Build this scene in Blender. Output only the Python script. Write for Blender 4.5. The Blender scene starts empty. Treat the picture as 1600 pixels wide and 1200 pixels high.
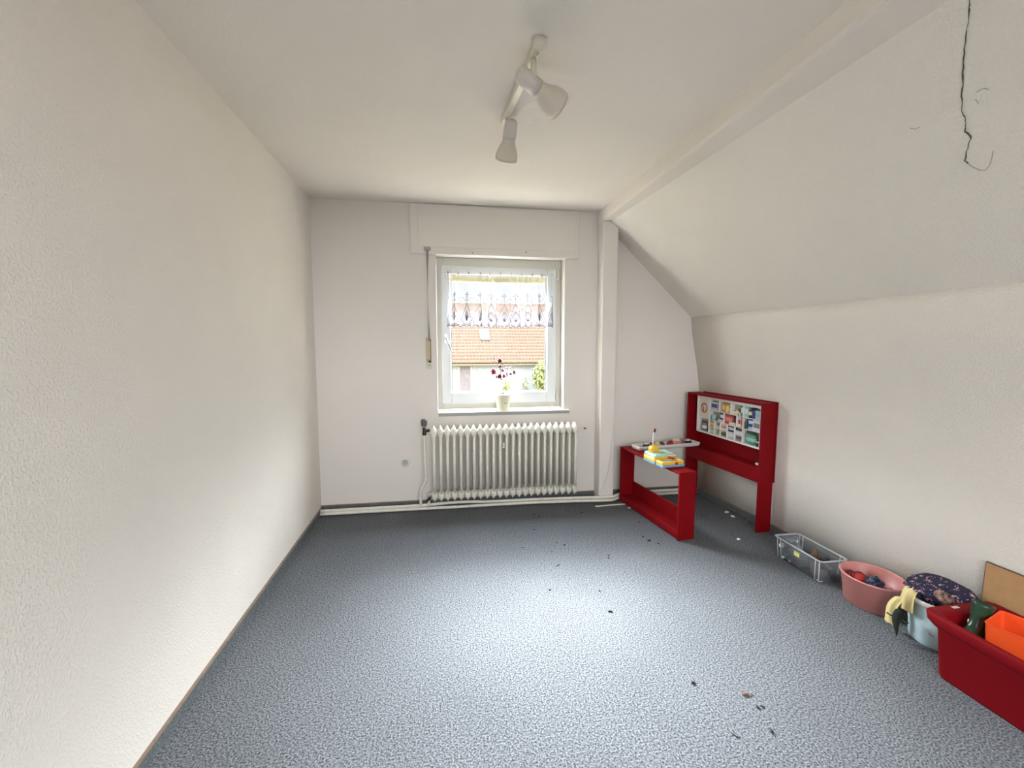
import bpy, math, random
from mathutils import Vector, Matrix, noise as mnoise
random.seed(7)
C = bpy.context.scene.collection
SC = bpy.context.scene
R = math.radians

# ------------------------------------------------------------------ camera
cd = bpy.data.cameras.new('camera'); cam = bpy.data.objects.new('camera', cd); C.objects.link(cam)
cd.sensor_fit = 'HORIZONTAL'; cd.sensor_width = 36.0; cd.lens = 693.0228/1600*36.0
cd.clip_start = .02; cd.clip_end = 500
right = Vector((0.98682402, -0.16179669, 0.00041344))
up = Vector((0.01404567, 0.08821189, 0.9960027))
fwd = Vector((0.16118641, 0.98287359, -0.08932215))
mw = Matrix.Identity(4)
for i in range(3):
    mw[i][0] = right[i]; mw[i][1] = up[i]; mw[i][2] = -fwd[i]
mw[0][3], mw[1][3], mw[2][3] = 0.95048, -3.66165, 1.35087
cam.matrix_world = mw
SC.camera = cam

# ------------------------------------------------------------------ world, sun, exposure
SKY = 3.0
HORIZON = .105
GLOW = 215.0
SC.view_settings.view_transform = 'Standard'
SC.view_settings.look = 'None'
SC.view_settings.gamma = 1.0
SC.view_settings.exposure = 3.66
w = bpy.data.worlds.new('sky'); SC.world = w; w.use_nodes = True
wn = w.node_tree.nodes; wl = w.node_tree.links
bg = wn['Background']
tc = wn.new('ShaderNodeTexCoord'); sx = wn.new('ShaderNodeSeparateXYZ'); rp = wn.new('ShaderNodeValToRGB')
wl.new(tc.outputs['Generated'], sx.inputs[0]); wl.new(sx.outputs['Z'], rp.inputs[0])
rp.color_ramp.elements[0].position = 0.0; rp.color_ramp.elements[0].color = (.93, .95, .98, 1)
rp.color_ramp.elements[1].position = .8; rp.color_ramp.elements[1].color = (.80, .88, 1, 1)
wl.new(rp.outputs[0], bg.inputs[0])
def wmath(op, a, b=None):
    n = wn.new('ShaderNodeMath'); n.operation = op
    for i, q in enumerate((a, b)):
        if q is None: continue
        if isinstance(q, (int, float)): n.inputs[i].default_value = q
        else: wl.new(q, n.inputs[i])
    return n.outputs[0]
# dim haze low down, full brightness from about 25 degrees up
mr = wn.new('ShaderNodeMapRange'); mr.interpolation_type = 'SMOOTHSTEP'
mr.inputs['From Min'].default_value = .17; mr.inputs['From Max'].default_value = .45
mr.inputs['To Min'].default_value = HORIZON; mr.inputs['To Max'].default_value = SKY
wl.new(sx.outputs['Z'], mr.inputs['Value'])
# the sky away from the veiled sun is darker
mb = wn.new('ShaderNodeMapRange'); mb.interpolation_type = 'SMOOTHSTEP'
mb.inputs['From Min'].default_value = -.25; mb.inputs['From Max'].default_value = .25
mb.inputs['To Min'].default_value = .80; mb.inputs['To Max'].default_value = 1.0
wl.new(sx.outputs['Y'], mb.inputs['Value'])
# low sky behind the camera raised as added fill for the window wall
mh = wn.new('ShaderNodeMapRange'); mh.interpolation_type = 'SMOOTHSTEP'
mh.inputs['From Min'].default_value = -.10; mh.inputs['From Max'].default_value = -.45
mh.inputs['To Min'].default_value = 0.0; mh.inputs['To Max'].default_value = SKY*.34
wl.new(sx.outputs['Y'], mh.inputs['Value'])
wl.new(wmath('MAXIMUM', wmath('MULTIPLY', mr.outputs[0], mb.outputs[0]), wmath('MULTIPLY', mh.outputs[0], wmath('GREATER_THAN', sx.outputs['Z'], -.02))), bg.inputs[1])
# broad bright bank of thin cloud over the neighbour's roof, where the veiled sun stands
el = wmath('DIVIDE', wmath('SUBTRACT', sx.outputs['Z'], .60), .145)
band = wmath('EXPONENT', wmath('MULTIPLY', wmath('MULTIPLY', el, el), -1.0))
az = wmath('POWER', wmath('MAXIMUM', wmath('ADD', wmath('MULTIPLY', sx.outputs['Y'], .995), wmath('MULTIPLY', sx.outputs['X'], -.03)), 0.0), 8.5)
bg2 = wn.new('ShaderNodeBackground'); bg2.inputs[0].default_value = (.90, .95, 1, 1)
wl.new(wmath('MULTIPLY', wmath('MULTIPLY', band, az), GLOW), bg2.inputs[1])
ad = wn.new('ShaderNodeAddShader'); wl.new(bg.outputs[0], ad.inputs[0]); wl.new(bg2.outputs[0], ad.inputs[1])
wl.new(ad.outputs[0], wn['World Output'].inputs[0])


def portal(name, loc, sx_, sy_, direction):
    d = bpy.data.lights.new(name, 'AREA'); d.shape = 'RECTANGLE'; d.size = sx_; d.size_y = sy_
    d.cycles.is_portal = True
    o = bpy.data.objects.new(name, d); C.objects.link(o); o.location = loc
    o.rotation_euler = Vector(direction).to_track_quat('-Z', 'Y').to_euler()
    return o


portal('window_portal', (1.475, .34, 1.43), 1.1, 1.3, (0, -1, 0))
portal('rear_fill_portal', (1.35, -5.86, 1.62), 2.3, 1.45, (0, 1, 0))  # portal for the added opening behind the camera


# ------------------------------------------------------------------ materials
def mat(name, col, rough=.6, metal=0, bump=None, alpha=None, spec=None, noise=None, emit=None):
    m = bpy.data.materials.new(name); m.use_nodes = True
    nt = m.node_tree; b = nt.nodes['Principled BSDF']
    b.inputs['Base Color'].default_value = (*col, 1)
    b.inputs['Roughness'].default_value = rough; b.inputs['Metallic'].default_value = metal
    if spec is not None: b.inputs['Specular IOR Level'].default_value = spec
    if alpha is not None: b.inputs['Alpha'].default_value = alpha
    co = nt.nodes.new('ShaderNodeTexCoord')
    if noise:
        sc, amt = noise
        n = nt.nodes.new('ShaderNodeTexNoise'); n.inputs['Scale'].default_value = sc; n.inputs['Detail'].default_value = 5
        nt.links.new(co.outputs['Object'], n.inputs['Vector'])
        r = nt.nodes.new('ShaderNodeValToRGB')
        r.color_ramp.elements[0].position = .3; r.color_ramp.elements[1].position = .7
        r.color_ramp.elements[0].color = (*[max(0, c*(1-amt)) for c in col], 1)
        r.color_ramp.elements[1].color = (*[min(1, c*(1+amt)) for c in col], 1)
        nt.links.new(n.outputs['Fac'], r.inputs[0]); nt.links.new(r.outputs[0], b.inputs['Base Color'])
    if bump:
        sc, st = bump
        n = nt.nodes.new('ShaderNodeTexNoise'); n.inputs['Scale'].default_value = sc; n.inputs['Detail'].default_value = 4
        nt.links.new(co.outputs['Object'], n.inputs['Vector'])
        bp = nt.nodes.new('ShaderNodeBump'); bp.inputs['Strength'].default_value = st; bp.inputs['Distance'].default_value = .002
        nt.links.new(n.outputs['Fac'], bp.inputs['Height']); nt.links.new(bp.outputs[0], b.inputs['Normal'])
    return m


def wallpaper(name, col, strength=.55):
    """white painted woodchip wallpaper: random small chips raised over a soft grain, faint grubby marks"""
    m = bpy.data.materials.new(name); m.use_nodes = True
    nt = m.node_tree; N = nt.nodes; L = nt.links; b = N['Principled BSDF']
    b.inputs['Roughness'].default_value = .92; b.inputs['Specular IOR Level'].default_value = .15
    co = N.new('ShaderNodeTexCoord')
    n1 = N.new('ShaderNodeTexNoise'); n1.inputs['Scale'].default_value = 120; n1.inputs['Detail'].default_value = 3; n1.inputs['Roughness'].default_value = .55
    L.new(co.outputs['Object'], n1.inputs['Vector'])
    r1 = N.new('ShaderNodeValToRGB'); r1.color_ramp.elements[0].position = .47; r1.color_ramp.elements[1].position = .66
    L.new(n1.outputs['Fac'], r1.inputs[0])
    n2 = N.new('ShaderNodeTexNoise'); n2.inputs['Scale'].default_value = 260; n2.inputs['Detail'].default_value = 2
    L.new(co.outputs['Object'], n2.inputs['Vector'])
    mx = N.new('ShaderNodeMath'); mx.operation = 'MULTIPLY_ADD'; mx.inputs[1].default_value = .25
    L.new(n2.outputs['Fac'], mx.inputs[0]); L.new(r1.outputs[0], mx.inputs[2])
    bp = N.new('ShaderNodeBump'); bp.inputs['Strength'].default_value = strength; bp.inputs['Distance'].default_value = .0022
    L.new(mx.outputs[0], bp.inputs['Height']); L.new(bp.outputs[0], b.inputs['Normal'])
    n3 = N.new('ShaderNodeTexNoise'); n3.inputs['Scale'].default_value = 1.3; n3.inputs['Detail'].default_value = 6
    L.new(co.outputs['Object'], n3.inputs['Vector'])
    r3 = N.new('ShaderNodeValToRGB'); r3.color_ramp.elements[0].position = .3; r3.color_ramp.elements[1].position = .6
    r3.color_ramp.elements[0].color = (*[c*.95 for c in col], 1); r3.color_ramp.elements[1].color = (*col, 1)
    L.new(n3.outputs['Fac'], r3.inputs[0]); L.new(r3.outputs[0], b.inputs['Base Color'])
    return m


def carpet_mat(name, dark, mid, light, bump=.12):
    m = bpy.data.materials.new(name); m.use_nodes = True
    nt = m.node_tree; N = nt.nodes; L = nt.links; b = N['Principled BSDF']
    b.inputs['Roughness'].default_value = 1; b.inputs['Specular IOR Level'].default_value = .05
    co = N.new('ShaderNodeTexCoord')
    n1 = N.new('ShaderNodeTexNoise'); n1.inputs['Scale'].default_value = 150; n1.inputs['Detail'].default_value = 5; n1.inputs['Roughness'].default_value = .72
    L.new(co.outputs['Object'], n1.inputs['Vector'])
    r = N.new('ShaderNodeValToRGB')
    e = r.color_ramp.elements
    e[0].position = .385; e[0].color = (*dark, 1); e[1].position = .63; e[1].color = (*light, 1)
    q = e.new(.475); q.color = (*mid, 1)
    L.new(n1.outputs['Fac'], r.inputs[0])
    n3 = N.new('ShaderNodeTexNoise'); n3.inputs['Scale'].default_value = 2.2; n3.inputs['Detail'].default_value = 4
    L.new(co.outputs['Object'], n3.inputs['Vector'])
    r3 = N.new('ShaderNodeValToRGB'); r3.color_ramp.elements[0].position = .3; r3.color_ramp.elements[1].position = .7
    r3.color_ramp.elements[0].color = (.92, .92, .92, 1); r3.color_ramp.elements[1].color = (1.04, 1.04, 1.04, 1)
    L.new(n3.outputs['Fac'], r3.inputs[0])
    mm = N.new('ShaderNodeMix'); mm.data_type = 'RGBA'; mm.blend_type = 'MULTIPLY'; mm.inputs[0].default_value = 1
    L.new(r.outputs[0], mm.inputs[6]); L.new(r3.outputs[0], mm.inputs[7]); L.new(mm.outputs[2], b.inputs['Base Color'])
    bp = N.new('ShaderNodeBump'); bp.inputs['Strength'].default_value = bump; bp.inputs['Distance'].default_value = .004
    L.new(n1.outputs['Fac'], bp.inputs['Height']); L.new(bp.outputs[0], b.inputs['Normal'])
    return m


def glass_mat(name, tint=(1, 1, 1), refl=.06, body=None, rough=.0):
    m = bpy.data.materials.new(name); m.use_nodes = True
    nt = m.node_tree; N = nt.nodes; L = nt.links
    for n in list(N):
        if n.type != 'OUTPUT_MATERIAL': N.remove(n)
    out = [n for n in N if n.type == 'OUTPUT_MATERIAL'][0]
    t = N.new('ShaderNodeBsdfTransparent'); t.inputs[0].default_value = (*tint, 1)
    g = N.new('ShaderNodeBsdfGlossy'); g.inputs['Roughness'].default_value = rough + .02
    mx = N.new('ShaderNodeMixShader'); mx.inputs[0].default_value = refl
    L.new(t.outputs[0], mx.inputs[1]); L.new(g.outputs[0], mx.inputs[2])
    last = mx
    if body:
        d = N.new('ShaderNodeBsdfDiffuse'); d.inputs[0].default_value = (*body[0], 1)
        tl = N.new('ShaderNodeBsdfTranslucent'); tl.inputs[0].default_value = (*body[0], 1)
        a = N.new('ShaderNodeMixShader'); a.inputs[0].default_value = body[2] if len(body) > 2 else .5
        L.new(d.outputs[0], a.inputs[1]); L.new(tl.outputs[0], a.inputs[2])
        m2 = N.new('ShaderNodeMixShader'); m2.inputs[0].default_value = body[1]
        L.new(mx.outputs[0], m2.inputs[1]); L.new(a.outputs[0], m2.inputs[2]); last = m2
    L.new(last.outputs[0], out.inputs[0])
    return m


def wood_mat(name, c1, c2, scale=18, rough=.55, axis=1):
    m = bpy.data.materials.new(name); m.use_nodes = True
    nt = m.node_tree; N = nt.nodes; L = nt.links; b = N['Principled BSDF']; b.inputs['Roughness'].default_value = rough
    co = N.new('ShaderNodeTexCoord'); mp = N.new('ShaderNodeMapping')
    s = [1, 1, 1]; s[axis] = .08; mp.inputs['Scale'].default_value = s
    L.new(co.outputs['Object'], mp.inputs[0])
    n = N.new('ShaderNodeTexNoise'); n.inputs['Scale'].default_value = scale*3; n.inputs['Detail'].default_value = 6
    L.new(mp.outputs[0], n.inputs['Vector'])
    r = N.new('ShaderNodeValToRGB'); r.color_ramp.elements[0].position = .3; r.color_ramp.elements[1].position = .7
    r.color_ramp.elements[0].color = (*c1, 1); r.color_ramp.elements[1].color = (*c2, 1)
    L.new(n.outputs['Fac'], r.inputs[0]); L.new(r.outputs[0], b.inputs['Base Color'])
    return m


def brick_mat(name, c1, c2, mortar, sc):
    m = bpy.data.materials.new(name); m.use_nodes = True
    nt = m.node_tree; N = nt.nodes; L = nt.links; b = N['Principled BSDF']; b.inputs['Roughness'].default_value = .9
    co = N.new('ShaderNodeTexCoord'); mp = N.new('ShaderNodeMapping'); mp.inputs['Rotation'].default_value = (R(90), 0, 0)
    L.new(co.outputs['Object'], mp.inputs[0])
    t = N.new('ShaderNodeTexBrick'); t.inputs['Scale'].default_value = sc
    t.inputs['Color1'].default_value = (*c1, 1); t.inputs['Color2'].default_value = (*c2, 1); t.inputs['Mortar'].default_value = (*mortar, 1)
    t.inputs['Mortar Size'].default_value = .03; t.inputs['Brick Width'].default_value = .5; t.inputs['Row Height'].default_value = .16
    L.new(mp.outputs[0], t.inputs['Vector']); L.new(t.outputs['Color'], b.inputs['Base Color'])
    return m


def spots_mat(name, base, cols, scale, thr=.28, rough=.9):
    """dark cloth printed with small scattered blossoms"""
    m = bpy.data.materials.new(name); m.use_nodes = True
    nt = m.node_tree; N = nt.nodes; L = nt.links; b = N['Principled BSDF']; b.inputs['Roughness'].default_value = rough
    co = N.new('ShaderNodeTexCoord')
    v = N.new('ShaderNodeTexVoronoi'); v.inputs['Scale'].default_value = scale
    nz = N.new('ShaderNodeTexNoise'); nz.inputs['Scale'].default_value = scale*1.7
    L.new(co.outputs['Object'], nz.inputs['Vector'])
    ad = N.new('ShaderNodeMix'); ad.data_type = 'RGBA'; ad.blend_type = 'ADD'; ad.inputs[0].default_value = .06
    L.new(co.outputs['Object'], ad.inputs[6]); L.new(nz.outputs['Color'], ad.inputs[7]); L.new(ad.outputs[2], v.inputs['Vector'])
    r = N.new('ShaderNodeValToRGB'); e = r.color_ramp.elements; r.color_ramp.interpolation = 'CONSTANT'
    e[0].position = 0; e[0].color = (*cols[0], 1); e[1].position = thr*.45; e[1].color = (*cols[1], 1)
    q = e.new(thr); q.color = (*base, 1)
    L.new(v.outputs['Distance'], r.inputs[0]); L.new(r.outputs[0], b.inputs['Base Color'])
    return m


M = {}
M['wall'] = wallpaper('white_woodchip_wallpaper', (.88, .825, .745), .55)
M['ceil'] = wallpaper('white_ceiling_paper', (.87, .81, .735), .3)
M['plaster'] = mat('white_wall_paint', (.84, .79, .735), .75, bump=(60, .08))
M['gloss'] = mat('white_gloss_paint', (.84, .80, .745), .5)
M['frame'] = mat('white_window_plastic', (.78, .80, .80), .55, spec=.2)
M['framecream'] = mat('cream_window_paint', (.72, .70, .62), .55, spec=.2)
M['carpet'] = carpet_mat('blue_grey_carpet', (.030, .032, .036), (.105, .111, .120), (.275, .285, .298))
M['carpetbase'] = carpet_mat('carpet_skirting_strip', (.06, .07, .075), (.13, .145, .15), (.21, .225, .23), .3)
M['basetop'] = mat('skirting_brown_cap', (.23, .165, .12), .5, noise=(20, .2))
M['rad'] = mat('cream_radiator_enamel', (.84, .81, .71), .38, noise=(14, .05))
M['pipe'] = mat('cream_pipe_paint', (.84, .80, .70), .42, noise=(25, .07))
M['darkmetal'] = mat('dark_bronze_metal', (.05, .04, .035), .4, .5)
M['greyplastic'] = mat('grey_brown_plastic', (.14, .12, .10), .5)
M['silver'] = mat('brushed_steel', (.6, .6, .58), .35, .8)
M['black'] = mat('black_plastic', (.012, .012, .014), .5)
M['red'] = mat('dark_red_gloss_paint', (.215, .001, .004), .6, spec=.15, noise=(6, .08))
M['redcrate'] = mat('red_plastic', (.20, .001, .005), .6, spec=.15)
M['orange'] = mat('orange_plastic', (.86, .095, .018), .4)
M['pink'] = mat('dusty_pink_plastic', (.62, .245, .22), .42)
M['bucket'] = mat('pale_blue_plastic', (.50, .66, .72), .35, noise=(9, .06))
M['bucketrim'] = mat('white_bucket_plastic', (.80, .77, .72), .4)
M['board'] = wood_mat('brown_hardboard', (.44, .245, .105), (.50, .285, .13), 10, .7)
M['boardedge'] = mat('dark_board_edge', (.10, .06, .035), .7)
M['boot'] = mat('dark_green_rubber', (.012, .048, .022), .32)
M['boottrim'] = mat('green_sole_rubber', (.02, .06, .03), .5)
M['yellow'] = mat('yellow_plastic', (.84, .52, .06), .4)
M['blue'] = mat('blue_toy_plastic', (.20, .42, .62), .4)
M['mint'] = mat('mint_toy_plastic', (.46, .66, .50), .45)
M['toyred'] = mat('red_toy_plastic', (.5, .02, .02), .35)
M['white'] = mat('white_plastic', (.80, .79, .76), .4)
M['strap'] = mat('grey_webbing', (.30, .28, .25), .9)
M['beige'] = mat('beige_plastic', (.60, .48, .30), .5)
M['beigepale'] = mat('pale_beige_plastic', (.72, .66, .52), .5)
M['pot'] = mat('cream_ceramic', (.80, .76, .58), .35)
M['stem'] = mat('dark_green_stem', (.10, .11, .07), .6)
M['leaf'] = mat('grey_green_leaf', (.09, .15, .10), .5)
M['petal'] = mat('dark_burgundy_petal', (.12, .012, .028), .7, noise=(90, .3))
M['petal2'] = mat('crimson_petal', (.26, .015, .04), .7)
M['soil'] = mat('dark_soil', (.04, .03, .02), 1, bump=(200, 1))
M['lampwhite'] = mat('aged_white_lamp_enamel', (.74, .68, .62), .38)
M['lampshade'] = mat('cream_lamp_shade_enamel', (.72, .65, .54), .42)
M['lampbar'] = mat('cream_lamp_bar', (.78, .74, .60), .35)
M['crack'] = mat('dark_plaster_crack', (.13, .105, .085), 1)
M['faintcrack'] = mat('faint_grey_mark', (.42, .38, .34), 1)
M['dirt'] = mat('dark_dirt', (.02, .018, .018), 1)
M['brown'] = mat('brown_leaf', (.13, .06, .035), .9)
M['paper'] = mat('white_paper', (.75, .75, .76), .9)
M['pane'] = glass_mat('clear_window_glass', (.98, .99, .98), .003)
M['clearbox'] = glass_mat('clear_box_plastic', (.80, .83, .84), .08, ((.8, .82, .84), .13), .05)
M['cleardense'] = glass_mat('frosted_clear_plastic_edge', (.8, .82, .84), .06, ((.85, .87, .9), .75), .1)
M['lace'] = glass_mat('sheer_white_net', (1, 1, 1), .0, ((.72, .72, .75), .36, .0))
M['lacesolid'] = glass_mat('dense_white_lace', (1, 1, 1), .0, ((.70, .69, .73), .40, .0))
M['thread'] = mat('backlit_lace_thread', (.13, .125, .15), .9)  # white thread; its backlit darkness is put into the colour
M['fabric'] = spots_mat('navy_floral_cloth', (.012, .010, .035), [(.70, .60, .54), (.36, .20, .26)], 40, .33)
M['cream'] = mat('cream_cardboard', (.74, .70, .56), .7)
M['yellowcloth'] = mat('pale_yellow_cloth', (.74, .60, .28), .9, bump=(60, .4))
M['darkgreen'] = mat('very_dark_green_cloth', (.012, .02, .010), .9)
M['navy'] = mat('navy_blue_plastic', (.02, .04, .12), .45)
M['bluegrey'] = mat('blue_grey_plastic', (.14, .17, .26), .45)
M['darkgrey'] = mat('dark_grey_plastic', (.09, .10, .115), .5)
M['midgrey'] = mat('mid_grey_cloth', (.20, .215, .235), .9, bump=(40, .6))
M['darkred'] = mat('very_dark_red_plastic', (.16, .008, .008), .3)
M['brightred'] = mat('bright_red_plastic', (.48, .03, .03), .35)
M['brownbowl'] = mat('translucent_brown_plastic', (.24, .14, .10), .4)
M['labely'] = mat('yellow_label_paper', (.78, .74, .20), .6)
# outside: roof, facade and lawn colours darkened to offset the bright exterior light
M['tile'] = mat('orange_clay_roof_tile', (.052, .027, .0125), .85, noise=(3.0, .14))
M['facade'] = brick_mat('white_painted_brick', (.165, .165, .157), (.152, .155, .15), (.108, .11, .105), 1.6)
M['fascia'] = mat('cream_eaves_board', (.16, .135, .075), .8)
M['door'] = mat('weathered_grey_brown_door', (.066, .054, .050), .8, noise=(5, .2))
M['doorframe'] = mat('cream_door_frame', (.16, .145, .10), .7)
M['skyglass'] = mat('pale_skylight_glass', (.14, .155, .19), .08)
M['skyframe'] = mat('grey_skylight_frame', (.08, .08, .08), .6)
M['grass'] = mat('darkened_lawn', (.15, .122, .078), 1, noise=(2, .15))
M['bush'] = mat('yellow_green_leaves', (.10, .11, .026), .8, noise=(4, .35))
M['bush2'] = mat('grey_green_leaves', (.11, .125, .065), .8, noise=(4, .3))
M['bark'] = mat('brown_bark', (.16, .12, .09), .9)
M['shutter'] = mat('cream_yellow_shutter', (.34, .30, .15), .6)


# ------------------------------------------------------------------ mesh helpers
class MB:
    def __init__(s): s.v = []; s.f = []; s.sm = []; s.mi = []; s.cur = 0

    def add(s, vs, fs, smooth=False):
        o = len(s.v); s.v += [tuple(p) for p in vs]
        for f in fs: s.f.append([i+o for i in f]); s.sm.append(smooth); s.mi.append(s.cur)
        return s

    def box(s, x0, x1, y0, y1, z0, z1, T=None):
        vs = [Vector((x, y, z)) for z in (z0, z1) for y in (y0, y1) for x in (x0, x1)]
        if T: vs = [T @ p for p in vs]
        return s.add(vs, [(0, 2, 3, 1), (4, 5, 7, 6), (0, 1, 5, 4), (2, 6, 7, 3), (0, 4, 6, 2), (1, 3, 7, 5)])

    def bbox(s, x0, x1, y0, y1, z0, z1, b=.003, T=None):
        """box with every edge chamfered"""
        b = min(b, (x1-x0)*.45, (y1-y0)*.45, (z1-z0)*.45)
        vs = []; idx = {}
        X = (x0, x1); Y = (y0, y1); Z = (z0, z1)
        for i in (0, 1):
            for j in (0, 1):
                for k in (0, 1):
                    si, sj, sk = (1, -1)[i], (1, -1)[j], (1, -1)[k]
                    for a in range(3):
                        p = [X[i]+si*b, Y[j]+sj*b, Z[k]+sk*b]
                        p[a] = (X[i], Y[j], Z[k])[a]
                        idx[(i, j, k, a)] = len(vs); vs.append(Vector(p))
        fs = []
        for a in range(3):
            o1, o2 = [q for q in range(3) if q != a]
            for side in (0, 1):
                def key(p, q):
                    t = [0, 0, 0]; t[a] = side; t[o1] = p; t[o2] = q; return idx[(t[0], t[1], t[2], a)]
                f = [key(0, 0), key(1, 0), key(1, 1), key(0, 1)]
                if (side == 0) == (a != 1): f = f[::-1]
                fs.append(f)
        for a in range(3):      # edges along axis a
            o1, o2 = [q for q in range(3) if q != a]
            for p in (0, 1):
                for q in (0, 1):
                    def key(e, ax):
                        t = [0, 0, 0]; t[a] = e; t[o1] = p; t[o2] = q; return idx[(t[0], t[1], t[2], ax)]
                    fs.append([key(0, o1), key(1, o1), key(1, o2), key(0, o2)])
        for i in (0, 1):
            for j in (0, 1):
                for k in (0, 1): fs.append([idx[(i, j, k, a)] for a in range(3)])
        if T: vs = [T @ p for p in vs]
        return s.add(vs, fs)

    def loft(s, rings, smooth=True, cap0=True, cap1=True, closed=True):
        n = len(rings[0]); o = len(s.v)
        for r_ in rings: s.v += [tuple(p) for p in r_]
        rng = n if closed else n-1
        for i in range(len(rings)-1):
            for j in range(rng):
                k = (j+1) % n
                s.f.append([o+i*n+j, o+i*n+k, o+(i+1)*n+k, o+(i+1)*n+j]); s.sm.append(smooth); s.mi.append(s.cur)
        if cap0: s.f.append([o+j for j in range(n)][::-1]); s.sm.append(False); s.mi.append(s.cur)
        if cap1: s.f.append([o+(len(rings)-1)*n+j for j in range(n)]); s.sm.append(False); s.mi.append(s.cur)
        return s

    def tube(s, pts, r, n=10, cap=True):
        pts = [Vector(p) for p in pts]
        rs = r if isinstance(r, (list, tuple)) else [r]*len(pts)
        rings = []; prev = None
        for i, p in enumerate(pts):
            d = (pts[min(i+1, len(pts)-1)]-pts[max(i-1, 0)]).normalized()
            if prev is None:
                a = Vector((0, 0, 1)) if abs(d.z) < .9 else Vector((1, 0, 0))
                u = d.cross(a).normalized()
            else:
                u = (prev-d*prev.dot(d)).normalized()
            prev = u; v = d.cross(u)
            rings.append([p+(u*math.cos(2*math.pi*k/n)+v*math.sin(2*math.pi*k/n))*rs[i] for k in range(n)])
        return s.loft(rings, True, cap, cap)

    def lathe(s, prof, n=24, T=None, cap0=True, cap1=True):
        """prof: list of (r, z) turned about z, then placed by T"""
        rings = []
        for r_, z in prof:
            ring = [Vector((r_*math.cos(2*math.pi*k/n), r_*math.sin(2*math.pi*k/n), z)) for k in range(n)]
            if T: ring = [T @ p for p in ring]
            rings.append(ring)
        return s.loft(rings, True, cap0, cap1)

    def ball(s, c, r, n=10, m=7, sc=(1, 1, 1)):
        rings = []
        for i in range(m+1):
            a = math.pi*i/m; rr = max(math.sin(a), .02)
            rings.append([Vector((c[0]+sc[0]*r*rr*math.cos(2*math.pi*k/n), c[1]+sc[1]*r*rr*math.sin(2*math.pi*k/n), c[2]-sc[2]*r*math.cos(a))) for k in range(n)])
        return s.loft(rings)

    def build(s, name, m, parent=None, bevel=0):
        me = bpy.data.meshes.new(name); me.from_pydata(s.v, [], s.f); me.update()
        for p, sm, mi in zip(me.polygons, s.sm, s.mi): p.use_smooth = sm; p.material_index = mi
        for q in (m if isinstance(m, (list, tuple)) else [m]): me.materials.append(q)
        import bmesh
        bm = bmesh.new(); bm.from_mesh(me); bmesh.ops.recalc_face_normals(bm, faces=bm.faces); bm.to_mesh(me); bm.free()
        o = bpy.data.objects.new(name, me); C.objects.link(o)
        if parent: o.parent = parent
        if bevel:
            b = o.modifiers.new('bevel', 'BEVEL'); b.width = bevel; b.segments = 2; b.limit_method = 'ANGLE'
        return o


def tag(o, label=None, cat=None, group=None, kind=None):
    if label: o['label'] = label
    if cat: o['category'] = cat
    if group: o['group'] = group
    if kind: o['kind'] = kind
    return o


def thing(name, label, cat, loc=(0, 0, 0), rz=0, group=None, kind=None):
    o = bpy.data.objects.new(name, None); C.objects.link(o)
    o.empty_display_size = .05
    o.location = loc; o.rotation_euler = (0, 0, rz)
    return tag(o, label, cat, group, kind)


def struct(o, label=None, cat=None):
    o['kind'] = 'structure'
    if label: o['label'] = label
    if cat: o['category'] = cat
    return o


def rr(cx, cy, hx, hy, r, z, n=5):
    """rounded rectangle ring"""
    pts = []
    for qx, qy, a0 in ((1, 1, 0), (-1, 1, 90), (-1, -1, 180), (1, -1, 270)):
        for k in range(n+1):
            a = R(a0+90*k/n)
            pts.append(Vector((cx+qx*(hx-r)+r*math.cos(a), cy+qy*(hy-r)+r*math.sin(a), z)))
    return pts


def smooth_path(pts, n=8):
    """Catmull-Rom through pts"""
    P = [Vector(p) for p in pts]; P = [2*P[0]-P[1]]+P+[2*P[-1]-P[-2]]
    out = []
    for i in range(1, len(P)-2):
        for k in range(n):
            t = k/n
            out.append(.5*((2*P[i])+(P[i+1]-P[i-1])*t+(2*P[i-1]-5*P[i]+4*P[i+1]-P[i+2])*t*t+(3*P[i]-P[i-1]-3*P[i+1]+P[i+2])*t**3))
    out.append(P[-2]); return out


# ------------------------------------------------------------------ the room
H = 2.45; YR = -5.5
WX0, WX1, WZ0, WZ1 = .935, 2.0, .79, 2.065


def knee_x(y, z):
    """inner face of the low wall on the right: upright, easing inward under the slope"""
    xb = 3.262+.062*min(max(-y, 0), 1.0)
    xt = 3.159
    t = min(max((z-.95)/(1.588-.95), 0), 1); t = t*t*(3-2*t)*.5+t*.5
    return xb+(xt-xb)*t


b = MB(); b.box(-.3, 3.7, YR-.3, .3, -.2, 0)
struct(b.build('floor', M['carpet']), 'blue-grey speckled carpet floor', 'floor')
b = MB(); b.box(-.3, 0, YR-.3, .3, 0, H+.15)
struct(b.build('wall_left', M['wall']), 'long left wall in white woodchip wallpaper', 'wall')
b = MB()
b.box(0, WX0, 0, .3, 0, H+.15); b.box(WX1, 3.6, 0, .3, 0, H+.15)
b.box(WX0, WX1, 0, .3, 0, WZ0-.02); b.box(WX0, WX1, 0, .3, WZ1, H+.15)
struct(b.build('wall_back', M['plaster']), 'plain white wall around the window', 'wall')
b = MB()
OX0, OX1, OZ0, OZ1 = .25, 2.45, .95, 2.3  # unseen opening, added to let fill light in from behind
b.box(0, OX0, YR-.3, YR, 0, H+.15); b.box(OX1, 3.6, YR-.3, YR, 0, H+.15)
b.box(OX0, OX1, YR-.3, YR, 0, OZ0); b.box(OX0, OX1, YR-.3, YR, OZ1, H+.15)
struct(b.build('wall_front', M['wall']), 'wall behind the camera with an added fill-light opening', 'wall')
b = MB()
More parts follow.
